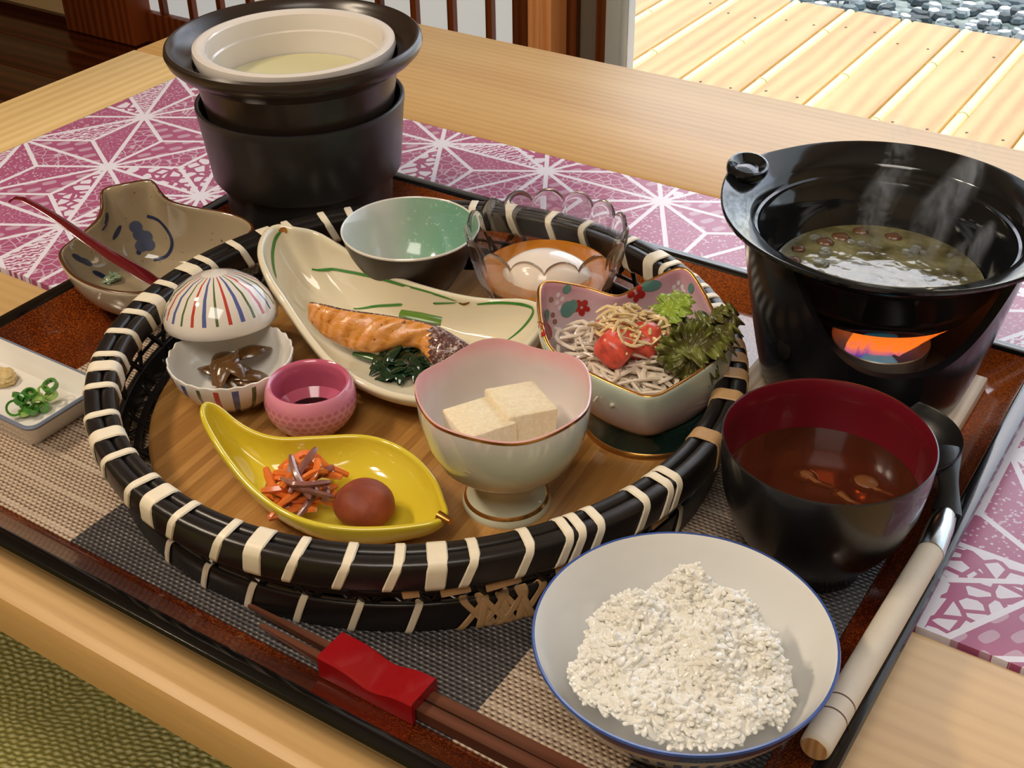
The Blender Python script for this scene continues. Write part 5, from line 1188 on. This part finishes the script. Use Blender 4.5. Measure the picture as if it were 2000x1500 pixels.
obj('neck', tube(neck, [.0075, .0070, .0062, .0056, .0052, .005, .005, .0055, .006, .007, .008, .009, .010, .010], 12, flat=(1, .25)), M['ladle'], parent=ld)
lc = at(1752, 848, .040)
g = lathe([(0, -.014), (.016, -.013), (.026, -.008), (.0320, -.001), (.0338, .0035), (.0335, .0045), (.0327, .0038), (.0308, -.001), (.025, -.007), (.016, -.0115), (0, -.0125)], (lc[0], lc[1], .0365), 72)
obj('ladle_bowl', g, M['ladle'], parent=ld)

# ------------------------------------------------------------------ ceiling lamps
for lp in LAMPS:
    l_ = thing('ceiling_lamp', 'square warm ceiling lamp hanging over the table', 'lamp', (lp[0], lp[1], lp[2]), group='ceiling lamps over the table')
    obj('lamp_housing', box(lp[0] - .08, lp[0] + .08, lp[1] - .08, lp[1] + .08, lp[2], lp[2] + .05, .005), M['redwood'], parent=l_)
    obj('cord', tube([(lp[0], lp[1], lp[2] + .05), (lp[0], lp[1], 1.95)], .004, 8), M['blackgloss'], parent=l_)

# ------------------------------------------------------------------ steam over the hot pot and the double pot
t = NT('steam_vapour'); t.n.remove(t.b); p = t.pos()
nz = t.noise(t.map(p, scale=(1, 1, .35)), 60, 3, .6, 1.0); lw = t.new('ShaderNodeLayerWeight'); lw.inputs[0].default_value = 0.5
tr = t.new('ShaderNodeBsdfTransparent'); tl = t.new('ShaderNodeBsdfTranslucent'); df = t.new('ShaderNodeBsdfDiffuse'); m1 = t.new('ShaderNodeMixShader'); m2 = t.new('ShaderNodeMixShader')
tl.inputs[0].default_value = (1, 1, 1, 1); df.inputs[0].default_value = (1, 1, 1, 1); t.l.new(tl.outputs[0], m1.inputs[1]); t.l.new(df.outputs[0], m1.inputs[2])
core = t.math('POWER', t.math('SUBTRACT', 1.0, lw.outputs['Facing'], clamp=True), 2.5)
t.l.new(t.math('MULTIPLY', t.math('MULTIPLY', core, t.math('MULTIPLY', t.math('SUBTRACT', nz, .40, clamp=True), 2.2)), .30, clamp=True), m2.inputs[0])
t.l.new(tr.outputs[0], m2.inputs[1]); t.l.new(m1.outputs[0], m2.inputs[2]); t.l.new(m2.outputs[0], t.n['Material Output'].inputs['Surface'])
def wisp(name, pts, rad, label):
    obj(name, tube(spline(pts, 16), [rad * q_ for q_ in (.5, .7, .9, 1, 1.05, 1.1, 1.1, 1.1, 1.05, 1, .95, .9, .8, .7, .5, .2)], 14), t.m, kind='stuff', label=label, cat='steam')
wisp('steam', [(KX - .008, KY + .012, BRZ + .004), (KX - .012, KY + .016, BRZ + .030), (KX - .004, KY + .018, BRZ + .058), (KX - .010, KY + .022, BRZ + .085)], .010, 'thin steam rising from the broth at the middle of the wide black pot')
wisp('steam', [(KX + .020, KY + .014, BRZ + .004), (KX + .022, KY + .016, BRZ + .035), (KX + .034, KY + .016, BRZ + .062), (KX + .036, KY + .020, BRZ + .082)], .012, 'wider steam wisp drifting up toward the far side of the black pot')
wisp('steam', [(KX + .040, KY - .006, BRZ + .004), (KX + .046, KY - .004, BRZ + .025), (KX + .056, KY - .002, BRZ + .048)], .009, 'short steam wisp at the edge of the broth near the knob-free side')
